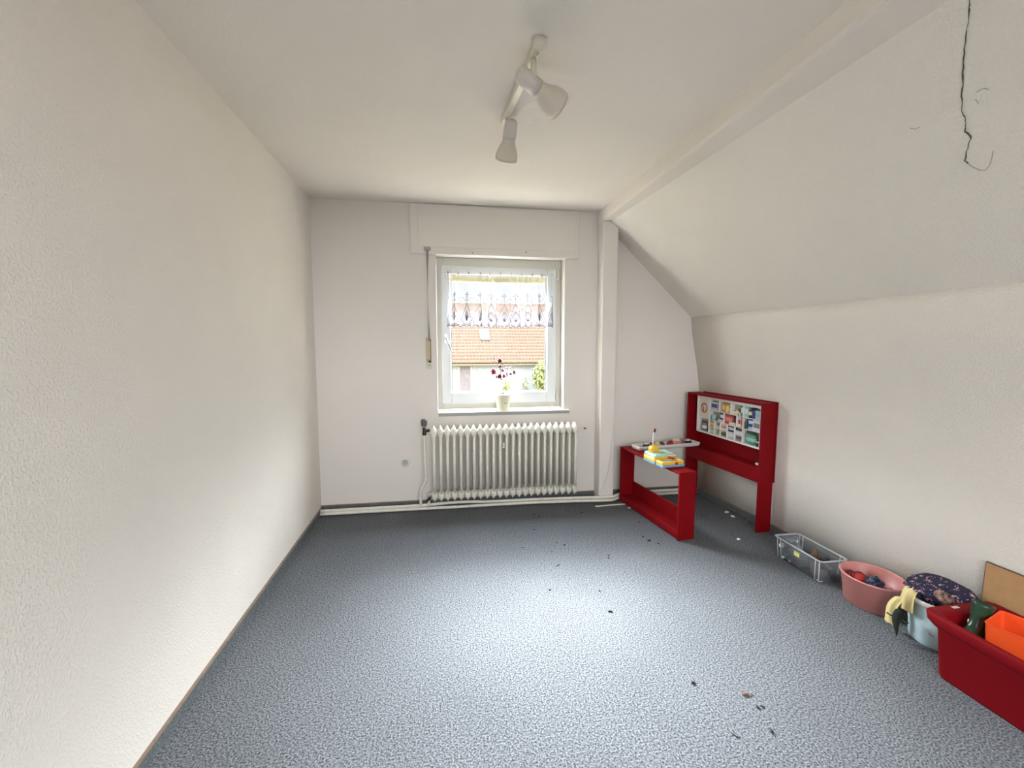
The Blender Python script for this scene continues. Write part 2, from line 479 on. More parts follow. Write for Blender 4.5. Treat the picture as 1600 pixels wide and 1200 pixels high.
for x0, x1, z0, z1 in ((OX0, OX1, OZ0, OZ0+.06), (OX0, OX1, OZ1-.06, OZ1), (OX0, OX0+.06, OZ0, OZ1), (OX1-.06, OX1, OZ0, OZ1), (1.32, 1.38, OZ0, OZ1)):
    b.box(x0, x1, YR-.2, YR-.14, z0, z1)
struct(b.build('fill_window', M['frame']), 'wide white window added unseen behind the camera for fill light', 'window')
b = MB(); b.box(0, 2.7, YR, .0, H, H+.15)
struct(b.build('ceiling', M['ceil']), 'flat white papered ceiling', 'ceiling')

# low wall on the right, with thickness
b = MB(); ys = [0, -.5, -1.0, -1.6, -3, YR]; zs = [0, .5, .95]+[.95+(1.588-.95)*k/8 for k in range(1, 9)]
rings = [[Vector((knee_x(y, z), y, z)) for z in zs]+[Vector((3.65, y, 1.70)), Vector((3.65, y, 0))] for y in ys]
b.loft(rings, True)
struct(b.build('wall_right', M['wall']), 'low white woodchip wall under the slope', 'wall')
# the sloping wall
bx1 = lambda y: 2.345+.038*min(-y, 4)
b = MB(); n = 24
sl = [0, -1, -2, -3, -4, YR]
rings = []
for y in sl:
    x0, z0, x1, z1 = bx1(y)-.03, 2.352+.03*.93, 3.159, 1.588
    ring = [Vector((x0+(x1-x0)*k/n, y, z0+(z1-z0)*k/n)) for k in range(n+1)]
    ring += [Vector((3.66, y, 1.40)), Vector((3.66, y, 1.7)), Vector((2.55, y, 2.75)), Vector((x0, y, 2.7))]
    rings.append(ring)
b.loft(rings, False)
slope = struct(b.build('wall_slope', M['wall']), 'sloping white woodchip wall under the roof', 'wall')


def slope_pt(px, py, off=.001):
    """where the crack runs on the slope: the sight line met with the sloping face"""
    o = mw.translation; d = right*((px-800)/693.0228)-up*((py-600)/693.0228)+fwd
    lo, hi = .2, 6.0
    for _ in range(50):
        t = (lo+hi)/2; p = o+d*t; x0 = bx1(p.y)-.03
        zz = 1.588+(2.3799-1.588)*(3.159-p.x)/(3.159-x0)
        if p.z > zz: hi = t
        else: lo = t
    return o+d*(lo-off)


def ribbon(pts, wd):
    mbb = MB(); mbb.tube(pts, wd, 6); return mbb


crack = [(1521, -40), (1516, 0), (1514, 16), (1511, 45), (1508, 69), (1505, 98), (1504, 128), (1503, 150), (1502, 174), (1507, 182), (1510, 193), (1508, 205), (1517, 213), (1512, 232), (1507, 251), (1514, 257)]
ws = [.0012, .0014, .0024, .0013, .003, .0026, .003, .0024, .0012, .0018, .0014, .0028, .0034, .0017, .003, .0022]
pts = []; rs = []
for i in range(len(crack)-1):
    for k in range(4):
        t = k/4
        px = crack[i][0]*(1-t)+crack[i+1][0]*t+random.uniform(-1.1, 1.1); py = crack[i][1]*(1-t)+crack[i+1][1]*t
        pts.append(slope_pt(px, py)); rs.append((ws[i]*(1-t)+ws[i+1]*t)*random.uniform(.35, .95))
b = MB(); b.tube(pts, rs, 6)
b.cur = 1
b.tube([slope_pt(*p) for p in ((1514, 257), (1522, 262), (1532, 266), (1540, 266), (1546, 259), (1549, 250), (1552, 236))], .0011, 6)
b.tube([slope_pt(*p) for p in ((1526, 144), (1533, 140), (1538, 138), (1545, 140))], .0012, 6)
b.tube([slope_pt(*p) for p in ((1422, 200), (1430, 202), (1437, 199))], .001, 5)
b.tube([slope_pt(*p) for p in ((1524, 155), (1529, 162))], .0009, 5)
b.build('plaster_crack', [M['crack'], M['faintcrack']], slope)['label'] = 'dark jagged crack'

# beam and column
b = MB(); rings = []
for y in sl:
    x0 = 2.284-.0104*y*-1 if y < -.1 else 2.284
    x0 = 2.284-.0104*(-y)
    wob = .0
    rings.append([Vector((x0+.0, y, 2.47)), Vector((x0, y, 2.37)), Vector((x0+.006, y, 2.3545)), Vector((x0+.02, y, 2.3515)), Vector((bx1(y)+.0, y, 2.352)), Vector((bx1(y)+.05, y, 2.40)), Vector((bx1(y), y, 2.47))])
b.loft(rings, False)
struct(b.build('trim_1', M['ceil']), 'boxed white beam along the top of the slope', 'beam')
b = MB(); b.bbox(2.284, 2.414, -.129, 0, 0, 2.353, .006)
struct(b.build('trim_2', M['plaster']), 'square white corner pillar right of the window', 'pillar')

# skirting: carpet strip with a narrow brown cap
def skirting(name, x0, x1, y0, y1, lab, h=.05):
    b = MB(); b.box(x0, x1, y0, y1, 0, h-.006); o = struct(b.build(name, M['carpetbase']), lab, 'skirting board')
    c = MB(); c.box(x0, x1, y0, y1, h-.006, h); c.build('cap_strip', M['basetop'], o)
skirting('baseboard_left', 0, .012, YR, 0, 'grey carpet skirting strip along the left wall')
skirting('baseboard_back', 0, 2.284, -.012, 0, 'dark skirting strip under the radiator and window', .062)
skirting('baseboard_corner', 2.414, 3.27, -.012, 0, 'dark skirting strip behind the red bench', .062)
b = MB(); c = MB()
rings = [[Vector((knee_x(y, 0)-.012, y, 0)), Vector((knee_x(y, 0)-.012, y, .046)), Vector((knee_x(y, 0), y, .046)), Vector((knee_x(y, 0), y, 0))] for y in (-.012, -1.0, YR)]
b.loft(rings, False); o = struct(b.build('baseboard_right', M['carpetbase']), 'grey carpet skirting strip along the low right wall', 'skirting board')
rings = [[Vector((knee_x(y, 0)-.012, y, .046)), Vector((knee_x(y, 0)-.012, y, .052)), Vector((knee_x(y, 0), y, .052)), Vector((knee_x(y, 0), y, .046))] for y in (-.012, -1.0, YR)]
c.loft(rings, False); c.build('cap_strip', M['basetop'], o)

# ------------------------------------------------------------------ window
win = thing('window_1', 'white single casement window with one pane', 'window', (WX0, .1, WZ0), 0, None, 'structure')
def wbox(bm, x0, x1, y0, y1, z0, z1, bv=.003):
    bm.bbox(x0-WX0, x1-WX0, y0-.1, y1-.1, z0-WZ0, z1-WZ0, bv)
FX0, FX1, FZ0, FZ1 = WX0+.001, WX1-.001, .80, WZ1-.001
b = MB()
wbox(b, FX0, .985, .115, .19, FZ0, FZ1); wbox(b, 1.945, FX1, .115, .19, FZ0, FZ1)
wbox(b, .985, 1.945, .115, .19, FZ0, .86); wbox(b, .985, 1.945, .115, .19, 1.985, FZ1)
b.build('window_frame', M['framecream'], win)
SX0, SX1, SZ0, SZ1 = .972, 1.955, .848, 1.993
GX0, GX1, GZ0, GZ1 = 1.052, 1.872, .942, 1.925
b = MB()
wbox(b, SX0, GX0, .095, .165, SZ0, SZ1, .006); wbox(b, GX1, SX1, .095, .165, SZ0, SZ1, .006)
wbox(b, GX0, GX1, .095, .165, SZ0, GZ0, .006); wbox(b, GX0, GX1, .095, .165, GZ1, SZ1, .006)
sash = b.build('sash', M['frame'], win)
b = MB()
for a in ((GX0, GX0+.006, GZ0, GZ1), (GX1-.006, GX1, GZ0, GZ1), (GX0, GX1, GZ0, GZ0+.006), (GX0, GX1, GZ1-.006, GZ1)):
    wbox(b, a[0], a[1], .118, .14, a[2], a[3], .001)
b.build('glazing_gasket', M['darkgrey'], sash)
b = MB(); wbox(b, GX0-.01, GX1+.01, .135, .141, GZ0-.01, GZ1+.01, .0005)
b.build('glass_pane', M['pane'], win)
b = MB(); wbox(b, .994, 1.020, .086, .095, 1.36, 1.44, .003)
b.tube([(1.007-WX0, -.01, 1.405-WZ0), (1.007-WX0, -.045, 1.405-WZ0)], .009, 10)
b.tube([(1.007-WX0, -.045, 1.407-WZ0), (1.022-WX0, -.05, 1.37-WZ0), (1.058-WX0, -.05, 1.285-WZ0)], [.009, .008, .007], 10)
b.build('window_handle', M['silver'], win)
for z in (1.90, .865):
    b = MB(); b.tube([(1.966-WX0, -.012, z-WZ0), (1.966-WX0, -.012, z+.085-WZ0)], .008, 10)
    b.bbox(1.955-WX0, 1.977-WX0, -.012, .012, z-WZ0, z+.02-WZ0, .003)
    b.build('hinge', M['framecream'], win)
b = MB(); b.bbox(WX0-.0, 2.045-.0, -.04, .13, WZ0-.024, WZ0+.006, .004)
for i in range(len(b.v)):
    x, y, z = b.v[i]; b.v[i] = (x-WX0, y-.1, z-WZ0)
b.build('window_sill', [M['gloss']], win)
b = MB(); b.box(.005, 2.04-WX0, -.1415, -.138, -.026, -.001)
b.build('sill_edge_strip', mat('grey_sill_edge', (.36, .34, .33), .6), win)

# roller shutter, its box, and the strap
b = MB()
for k in range(7):
    b.bbox(WX0+.01, WX1-.01, .235, .25, 1.885+k*.045, 1.927+k*.045, .004)
tag(b.build('roller_shutter', M['shutter']), 'raised cream roller shutter outside the top of the window', 'roller shutter')
sb = thing('shutter_box', 'long white shutter box cover above the window', 'shutter box', (.739, 0, 2.062))
b = MB(); b.bbox(0, 1.375, -.02, 0, 0, .386, .004); b.build('cover_frame', M['gloss'], sb)
b = MB(); b.bbox(.06, 1.345, -.024, -.02, .055, .384, .002); b.build('access_panel', M['gloss'], sb)
for q in ((.925, -.021, .038), (.49, -.021, .018)):
    b = MB(); b.ball(q, .005, 8, 5); b.build('screw', M['greyplastic'], sb)
st = thing('shutter_strap', 'grey shutter strap running down left of the window', 'strap', (.87, 0, 1.174))
b = MB(); pts = [(0, .93), (0, .7), (.001, .45), (.003, .30), (.004, .2)]
rings = []
for i, (x, z) in enumerate(smooth_path([(p[0], 0, p[1]) for p in pts], 8) and [(p.x, p.z) for p in smooth_path([(q[0], 0, q[1]) for q in pts], 8)]):
    t = (.93-z)/.73; a = math.sin(t*math.pi)*R(85)
    c_, s_ = math.cos(a)*.0085, math.sin(a)*.0085
    yy = -.030-math.sin(t*math.pi)*.004
    rings.append([Vector((x-c_, yy-s_, z)), Vector((x+c_, yy+s_, z)), Vector((x+c_+.0005, yy+s_+.0015, z)), Vector((x-c_+.0005, yy-s_+.0015, z))])
b.loft(rings, False); b.build('webbing', M['strap'], st)
b = MB(); b.bbox(-.026, .026, -.036, -.0245, .912, .94, .003); b.build('strap_guide', mat('tan_grey_plastic', (.42, .38, .33), .5), st)
b = MB(); b.bbox(-.023, .022, -.012, 0, -.02, .235, .003); wbase = b.build('winder_plate', M['beigepale'], st)
b = MB(); rings = [rr(0, 0, .016, .001, .0005, 0)]
b.loft([[Vector((-.02, -.012, z)), Vector((.012, -.012, z)), Vector((.012, -.012-d, z)), Vector((-.02, -.012-d, z))] for z, d in ((.035, .004), (.06, .014), (.2, .016), (.232, .006))], False)
b.build('winder_case', M['beige'], st)
b = MB(); b.bbox(-.006, .018, -.030, -.012, .03, .045, .003); b.bbox(.012, .0165, -.032, -.012, .03, .22, .002)
b.ball((0, -.012, .006), .0045, 8, 5); b.build('winder_slot', M['black'], st)

# curtain rod and lace valance
rod = thing('curtain_rod', 'thin white curtain rod across the top of the sash', 'curtain rod', (1.0, .07, 1.93))
b = MB(); b.tube([(-.0, 0, 0), (.935, 0, 0)], .004, 8); b.build('rod', M['white'], rod)
for x in (.02, .915):
    b = MB(); b.tube([(x, 0, 0), (x, .025, .0)], .005, 8); b.ball((x, -.002, 0), .008, 8, 6); b.build('rod_bracket', M['white'], rod)
cur = thing('lace_curtain', 'short sheer white lace valance gathered across the window top', 'curtain', (1.02, .066, 1.93))
CW = .89; CH = .44
loops = 10


def csurf(u, v, off=0):
    """gathered cloth: u across 0..1, v down 0..1"""
    g = .35+.65*min(1, v*2.2)
    ph = 2*math.pi*(u*11.3+.35*math.sin(u*17)+.25*math.sin(u*7+1))
    y = -.016*g*math.sin(ph) - .006*math.sin(ph*.5+2)
    x = u*CW+.008*g*math.cos(ph)+(.5-u)*.03*(1-v)
    z = -CH*v+.004*math.sin(u*9)
    top = -.006*abs(math.sin(u*math.pi*loops))*max(0, 1-v*9)*2
    return Vector((x, y-.004+off, z+top))


def hem(u): return 1-.028*abs(math.sin(u*math.pi*17))


NU, NV = 240, 22
b = MB(); vs = []
for j in range(NV+1):
    for i in range(NU+1):
        u = i/NU; vs.append(csurf(u, j/NV*hem(u)))
b.add(vs, [(j*(NU+1)+i, j*(NU+1)+i+1, (j+1)*(NU+1)+i+1, (j+1)*(NU+1)+i) for j in range(NV) for i in range(NU)], True)
b.build('net', M['lace'], cur)
b = MB()
j0 = 13; vs = []
for j in range(6):
    for i in range(NU+1):
        u = i/NU; lo = .70+.06*abs(math.sin(u*math.pi*8.5)); v = (lo+(1-lo)*j/5)*hem(u); vs.append(csurf(u, v, -.0012))
b.add(vs, [(j*(NU+1)+i, j*(NU+1)+i+1, (j+1)*(NU+1)+i+1, (j+1)*(NU+1)+i) for j in range(5) for i in range(NU)], True)
b.build('lace_border', M['lacesolid'], cur)
b = MB()
def thr(path, r=.0011):
    r *= 2.3
    b.tube([csurf(min(max(u, 0), 1), v, -.0025) for u, v in path], r, 4, False)
thr([(i/NU, hem(i/NU)*.995) for i in range(NU+1)], .0016)
thr([(i/NU, hem(i/NU)*.965) for i in range(NU+1)], .0009)
nm = 8.5; mwid = 1/nm
for k in range(9):
    uc = (k+.5)*mwid
    if uc > 1.02: break
    hw = mwid*.5
    for s_ in (-1, 1):
        thr([(uc+s_*hw*t, .90-.34*(1-t)**.8) for t in [q/8 for q in range(9)]])           # pointed arch
        thr([(uc+s_*hw*.75*t, .92-.22*(1-t)**.8) for t in [q/8 for q in range(9)]], .0008)
        for a in (.15, .45, .8):                                                          # fan ribs
            thr([(uc+s_*hw*.62*a*t, .90-.19*t*(1-a*.35)) for t in (.1, .4, .7, 1)], .0009)
            b.ball(csurf(min(max(uc+s_*hw*.62*a, 0), 1), .90-.2*(1-a*.35), -.0025), .0036, 6, 4)
        thr([(uc+s_*hw*(.25+.16*math.cos(q)), .94+.026*math.sin(q)) for q in [w_*.7 for w_ in range(10)]], .0009)
        thr([(uc+s_*hw*(.7+.14*math.cos(q)), .925+.03*math.sin(q)) for q in [w_*.7 for w_ in range(10)]], .0009)
    thr([(uc, .56), (uc, .47), (uc, .40)], .0009)
    for (du, dv) in ((0, .37), (0, .44), (.012, .40), (-.012, .40), (.02, .50), (-.02, .50), (.045, .46), (-.045, .46), (.05, .53)):
        u = uc+du
        if 0 < u < 1: b.ball(csurf(u, dv, -.0025), .0055 if dv < .42 else .0045, 6, 4)
b.build('lace_embroidery', M['thread'], cur)
for k in range(11):
    x = .012+k*(CW-.01)/10.0+random.uniform(-.008, .008)
    b = MB(); b.tube([(x, .006, -.012), (x, .009, .008), (x, -.002, .011), (x, -.011, .004), (x, -.008, -.012)], .0065, 6)
    b.build('curtain_loop', M['lacesolid'], cur)

# ------------------------------------------------------------------ orchid in a cream pot on the sill
op = thing('potted_orchid', 'small burgundy artificial orchid in a cream pot on the window sill', 'potted plant', (1.478, .03, .796))
b = MB(); b.lathe([(.046, 0), (.05, .004), (.057, .05), (.066, .105), (.07, .128), (.0705, .135), (.066, .136), (.063, .122), (.0, .122)], 32, None, True, False); pot = b.build('pot', M['pot'], op)
b = MB(); T = Matrix.Translation((.014, -.0585, .062)) @ Matrix.Rotation(R(90), 4, 'X')
b.lathe([(.009, 0), (.009, .0025), (.006, .003)], 16, T); b.build('pot_emblem', mat('tan_pot_emblem', (.62, .52, .38), .5), pot)
b = MB(); b.lathe([(.062, .118), (.03, .127), (.002, .128)], 20, None); b.build('soil', M['soil'], op)
b = MB()
stemA = smooth_path([(.0, 0, .12), (-.010, 0, .20), (-.022, -.005, .30), (-.018, 0, .36), (-.035, 0, .40), (-.02, 0, .43)])
stemA = smooth_path([(.0, 0, .12), (-.008, 0, .20), (-.016, -.005, .285), (-.024, 0, .34), (-.05, 0, .385), (-.072, 0, .42), (-.078, 0, .455)])
stemB = smooth_path([(.006, 0, .12), (.016, 0, .20), (.030, 0, .28), (.045, 0, .345), (.08, 0, .375), (.098, 0, .395)])
stemC = smooth_path([(-.016, 0, .285), (-.014, 0, .35), (-.02, 0, .385), (-.028, 0, .42)])
for s_ in (stemA, stemB, stemC): b.tube(s_, .0018, 6)
for p in ((-.078, 0, .458), (-.096, -.01, .442), (-.086, .0, .41), (.1, 0, .405), (.112, 0, .392)): b.ball(p, .006, 7, 5)
for a, c in (((-.072, 0, .42), (-.086, 0, .41)), ((-.076, 0, .44), (-.096, -.01, .442)), ((.092, 0, .39), (.112, 0, .392))): b.tube([a, c], .001, 5)
b.build('stem', M['stem'], op)


def blossom(c, r, yaw, tilt, m, n=5):
    b = MB(); T = Matrix.Translation(c) @ Matrix.Rotation(yaw, 4, 'Z') @ Matrix.Rotation(tilt, 4, 'X')
    for k in range(n):
        a = 2*math.pi*k/n+.3; L_ = r*(1 if k % 2 else .85); wd = r*.42
        rings = []
        for t in (0, .25, .5, .75, 1):
            w_ = wd*math.sin(math.pi*(.12+.8*t))*(1 if t < 1 else .4)
            q = []
            for sgn, th in ((-1, 0), (0, .0018), (1, 0), (0, -.0018)):
                x = L_*t; y = sgn*w_; z = .25*r*math.sin(t*2.5)+th
                q.append(T @ Vector((x*math.cos(a)-y*math.sin(a), x*math.sin(a)+y*math.cos(a), z)))
            rings.append(q)
        b.loft(rings)
    b.ball(T @ Vector((0, 0, .004)), r*.2, 6, 4)
    return b.build('flower', m, op)


for (x, z, r, yaw, tilt, m) in ((-.028, .415, .024, .2, 1.2, 'petal'), (-.008, .395, .018, 1, 1.4, 'petal'), (-.026, .368, .015, 0, 1.0, 'petal'),
        (-.083, .325, .030, .4, 1.3, 'petal2'), (-.068, .318, .020, .9, 1.1, 'petal'), (-.058, .282, .018, 2, 1.5, 'petal'), (-.03, .285, .024, .1, 1.3, 'petal'),
        (-.018, .262, .018, 1.7, 1.0, 'petal'), (.006, .288, .022, .5, 1.2, 'petal2'), (.03, .300, .022, 1.1, 1.4, 'petal'), (-.02, .345, .016, 1.3, .8, 'petal'),
        (-.002, .333, .018, .6, 1.2, 'petal'), (.035, .352, .018, .2, .6, 'petal'), (.062, .350, .022, 1.2, .7, 'petal'), (.066, .305, .017, .1, .9, 'petal2'), (.092, .318, .023, .7, 1.3, 'petal')):
    blossom((x, random.uniform(-.012, .012), z), r, yaw, tilt, M[m])


def leafy(pts, w0, name, m, parent):
    P = smooth_path(pts, 6); rings = []
    for i, p in enumerate(P):
        t = i/(len(P)-1); w_ = w0*math.sin(math.pi*(.1+.88*t))
        d = (P[min(i+1, len(P)-1)]-P[max(i-1, 0)]).normalized(); s_ = d.cross(Vector((0, 0, 1))); s_ = s_.normalized() if s_.length > .01 else Vector((0, 1, 0))
        rings.append([p-s_*w_+Vector((0, 0, .003)), p-Vector((0, 0, .001)), p+s_*w_+Vector((0, 0, .003)), p+Vector((0, 0, .001))])
    b = MB(); b.loft(rings); return b.build(name, m, parent)


leafy([(-.01, 0, .125), (-.04, -.01, .165), (-.07, -.015, .176), (-.11, -.015, .178)], .011, 'leaf', M['leaf'], op)
leafy([(.006, 0, .125), (.025, -.01, .16), (.055, -.02, .168), (.085, -.03, .14), (.092, -.035, .125)], .013, 'leaf', M['leaf'], op)
leafy([(.006, 0, .12), (.03, .01, .145), (.06, .02, .150), (.08, .02, .14)], .010, 'leaf', M['leaf'], op)
leafy([(-.004, 0, .12), (.002, -.01, .15), (.012, -.012, .17)], .008, 'leaf', M['leaf'], op)

# ------------------------------------------------------------------ radiator
rad = thing('radiator', 'old cream ribbed sectional radiator below the window', 'radiator', (.90, -.105, .085))
NS = 23; PITCH = 1.165/(NS-1); RH = .615; D = .055


def section_mb():
    b = MB()
    for y in (-D+.012, 0, D-.012):
        b.loft([[Vector((a*.011, y+c*.0125, z)) for a, c in ((.7, -1), (1.08, -.5), (1, .5), (.6, 1), (-.6, 1), (-1, .5), (-1, -.5), (-.6, -1))] for z in (.07, RH-.07)])
    for z0, s_ in ((0, 1), (RH, -1)):
        prof = ((0, .0025, .42), (.012, .007, .72), (.028, .0185, .95), (.045, .0258, 1), (.063, .0258, 1), (.080, .018, 1), (.092, .011, .97))
        rings = []
        for dz, hx, fy in prof:
            hy = D*fy
            rings.append([Vector((a*hx, c*hy, z0+s_*dz)) for a, c in ((.25, -1), (.8, -.9), (1, -.6), (1, .6), (.8, .9), (.25, 1), (-.25, 1), (-.8, .9), (-1, .6), (-1, -.6), (-.8, -.9), (-.25, -1))])
        b.loft(rings)
    return b


sec = section_mb().build('section', M['rad'], rad)
sec.location = (0, 0, 0)
for k in range(1, NS):
    c = sec.copy(); c.parent = rad; c.location = (k*PITCH, 0, 0); C.objects.link(c)
for z in (.055, RH-.055):
    b = MB(); T = Matrix.Translation((-.05, 0, z)) @ Matrix.Rotation(R(90), 4, 'Y')
    b.lathe([(.013, 0), (.013, .03), (.02, .032), (.02, 1.165+.068), (.017, 1.165+.072), (.017, 1.165+.085), (.008, 1.165+.088)], 14, T)
    b.build('header_hub', M['rad'], rad)
b = MB(); b.bbox(PITCH*10.5-.011, PITCH*10.5+.011, -.062, -.042, .425, .475, .003); b.bbox(PITCH*10.5-.006, PITCH*10.5+.006, -.0635, -.062, .445, .462, .0005)
b.build('heat_meter', [M['silver']], rad)
b = MB(); b.tube([(1.165+.085, 0, RH-.055), (1.165+.105, 0, RH-.06)], .006, 8); b.build('vent_valve', M['darkmetal'], rad)

# thermostat valve on the riser
tv = thing('thermostat_valve', 'brown thermostat knob on a dark valve left of the radiator', 'valve', (.825, -.105, .64))
b = MB(); b.lathe([(.014, .058), (.021, .062), (.0225, .07), (.0225, .108), (.020, .116), (.01, .119)], 20, None)
knob = b.build('thermostat_head', M['greyplastic'], tv)
b = MB()
for k in range(12):
    a = 2*math.pi*k/12; b.tube([(.0225*math.cos(a), .0225*math.sin(a), .072), (.0225*math.cos(a), .0225*math.sin(a), .108)], .0018, 5)
b.build('grip_ridges', M['darkgrey'], knob)
b = MB(); b.lathe([(.012, .05), (.019, .053), (.019, .058), (.012, .06)], 18, None); b.build('valve_collar', M['silver'], tv)
b = MB(); b.lathe([(.014, -.012), (.016, -.008), (.016, .01), (.013, .014), (.013, .05)], 14, None)
b.tube([(0, 0, .022), (.022, 0, .022), (.026, 0, .022), (.042, 0, .022)], [.012, .012, .015, .015], 12); b.build('valve_body', M['darkmetal'], tv)
b = MB(); b.tube([(.03, 0, .024), (.048, 0, .032), (.075, 0, .04)], .004, 8); b.build('feed_elbow', M['rad'], tv)
rv = thing('return_valve', 'small dark return valve at the lower left of the radiator', 'valve', (.858, -.105, .11))
b = MB(); b.lathe([(.009, -.03), (.011, -.02), (.011, .012), (.008, .022)], 12, Matrix.Rotation(R(35), 4, 'Y')); b.tube([(0, 0, 0), (.012, 0, .022), (.02, 0, .028)], .01, 10)
b.build('valve_body', M['darkmetal'], rv)
b = MB(); b.tube([(.0, -.012, .018), (.006, -.022, .022)], .007, 10); b.build('lock_nut', M['silver'], rv)

# pipes
hp = thing('heating_pipe', 'cream feed pipe along the floor with a riser up to the thermostat', 'pipe', (.0, -.085, .0485))
pp = smooth_path([(.014, 0, -.004), (.4, 0, -.004), (.80, .003, -.003), (.98, .010, .004), (1.15, .006, .006), (1.35, -.002, -.002), (1.6, -.004, -.002), (2.0, -.008, .0), (2.284, -.062, .0), (2.6, -.062, .0), (3.05, -.062, .002), (3.24, -.062, .002)], 6)
pp = smooth_path([(.014, .0, -.004), (.4, .0, -.004), (.80, .0, -.003), (.98, .004, .004), (1.15, .002, .006), (1.35, -.005, -.0), (1.7, -.015, -.0), (2.05, -.035, .0), (2.30, -.060, .0), (2.40, -.058, .0), (2.46, -.025, .0), (2.56, .012, .0), (3.05, .015, .002), (3.23, .015, .002)], 6)
b = MB(); b.tube(pp, .0125, 10); b.build('main_pipe', M['pipe'], hp)
b = MB(); b.tube(smooth_path([(.787, -.006, .0), (.787, -.01, .07), (.790, -.012, .125), (.822, -.018, .19), (.831, -.02, .23), (.827, -.02, .40), (.825, -.02, .58)], 8), .0115, 10); b.build('riser_pipe', M['pipe'], hp)
hq = thing('heating_pipe', 'cream return pipe lying lowest along the floor with a short stub', 'pipe', (.0, -.092, .0245))
q2 = smooth_path([(.014, .0, -.002), (.4, 0, -.002), (.84, .0, -.004), (1.05, .0, -.006), (1.3, -.003, -.004), (1.7, -.01, -.003), (2.05, -.03, -.003), (2.30, -.056, -.003), (2.40, -.054, -.003), (2.46, -.02, -.003), (2.56, .019, -.003), (3.05, .022, -.003), (3.23, .022, -.003)], 6)
b = MB(); b.tube(q2, .0125, 10); b.build('main_pipe', M['pipe'], hq)
b = MB(); b.tube([(.850, -.004, .005), (.851, -.005, .04), (.852, -.005, .066)], .0115, 10); b.build('stub_pipe', M['pipe'], hq)

# wall socket
so = thing('wall_socket', 'round cream wall socket left of the radiator', 'wall socket', (.663, 0, .388))
T = Matrix.Rotation(R(90), 4, 'X')
b = MB(); b.lathe([(.040, 0), (.040, .006), (.036, .010), (.024, .011)], 32, T, True, False); b.build('cover_plate', M['white'], so)
b = MB(); b.lathe([(.024, .0115), (.022, .0115), (.019, .004), (.0, .004)], 28, T); ins = b.build('socket_insert', mat('grey_beige_socket_well', (.50, .47, .42), .6), so)
b = MB()
for x in (-.0095, .0095): b.lathe([(.003, .004), (.003, .0048)], 10, Matrix.Translation((x, 0, 0)) @ T)
b.lathe([(.008, .004), (.008, .0062), (.004, .0065)], 14, T)
b.build('pin_holes', M['greyplastic'], so)

# white cable down the pillar
cb = [(2.438, -.03, 2.262), (2.436, -.06, 2.18), (2.432, -.09, 2.0), (2.430, -.12, 1.7), (2.432, -.135, 1.4), (2.424, -.14, 1.1), (2.412, -.142, .80), (2.392, -.142, .55), (2.375, -.142, .36), (2.345, -.14, .20), (2.30, -.14, .10), (2.275, -.13, .075)]
b = MB(); b.tube(smooth_path(cb, 6), .0032, 7)
tag(b.build('white_cable', M['gloss']), 'thin white cable hanging down the corner pillar', 'cable')

# ------------------------------------------------------------------ ceiling spot bar
lamp = thing('ceiling_spotlight', 'old white two-lamp ceiling spotlight bar', 'ceiling light', (1.325, -1.99, H))
far = Vector((-.045, .58, 0)); dr = far.normalized(); ang = math.atan2(dr.y, dr.x)
T = Matrix.Rotation(ang, 4, 'Z')
b = MB(); b.bbox(0, .585, -.017, .017, -.026, 0, .004, T); b.build('mounting_bar', M['lampbar'], lamp)
b = MB(); b.lathe([(.026, 0), (.026, -.024), (.022, -.028), (.0, -.028)], 24, Matrix.Translation((0, 0, 0))); b.build('end_cap', M['lampbar'], lamp)
for q in ((.001, .035, -.029), tuple(far*.9+Vector((0, 0, -.028)))):
    b = MB(); b.ball(q, .006, 8, 6); b.build('fixing_screw', M['silver'], lamp)


def spot(name_i, pivot, arm_top, axis, sc, body_len, bell_len, broken=False, arm_end=None):
    """arm from the bar, a cylindrical holder and a bell shade along axis"""
    pivot = Vector(pivot); arm_top = Vector(arm_top); axis = Vector(axis).normalized()
    T = Matrix.Translation(pivot) @ axis.to_track_quat('Z', 'Y').to_matrix().to_4x4()
    ae = pivot if arm_end is None else arm_end
    b = MB(); b.tube([arm_top, arm_top+(ae-arm_top)*.5, ae], [.012*sc, .012*sc, .0125*sc], 12)
    if arm_end: b.tube([ae, ae+(pivot+axis*.03-ae)*.6], .009, 10)
    arm = b.build('swivel_arm', M['lampbar'], lamp)
    b = MB(); q = arm_top+(ae-arm_top)*.75; b.ball(q+Vector((.0, -.0095*sc, -.003)), .0035*sc, 8, 5); b.build('arm_screw', M['black'], arm)
    b = MB(); b.lathe([(.018*sc, -.006), (.026*sc, 0), (.031*sc, .012), (.0325*sc, .03), (.0335*sc, body_len)], 28, T, True, True)
    h = b.build('lamp_holder', M['lampwhite'], lamp)
    prof = [(.0325, 0), (.031, .008), (.0335, .020), (.041, .036), (.050, .055), (.0555, .075), (.0565, .088), (.055, .098)]
    n = 28; rings = []
    for i, (r_, z) in enumerate(prof):
        z2 = z*bell_len/.098
        ring = []
        for k in range(n):
            a = 2*math.pi*k/n; zz = z2
            if broken and i == len(prof)-1:
                zz -= max(0, math.cos(a-broken)-.45)*.03+random.uniform(-.004, .002)*(1 if math.cos(a-broken) > .3 else 0)
            ring.append(T @ Vector((r_*sc*math.cos(a), r_*sc*math.sin(a), body_len+zz)))
        rings.append(ring)
    for r_, z in reversed(prof[1:]):
        rings.append([T @ Vector(((r_-.002)*sc*math.cos(2*math.pi*k/n), (r_-.002)*sc*math.sin(2*math.pi*k/n), body_len+z*bell_len/.098-.003)) for k in range(n)])
    b = MB(); b.loft(rings, True, False, True)
    sh = b.build('lamp_shade', M['lampshade'], lamp)
    b = MB(); b.lathe([(.014*sc, body_len+.01), (.016*sc, body_len+.03), (.0, body_len+.045)], 14, T); b.build('bulb_socket', M['black'], sh)


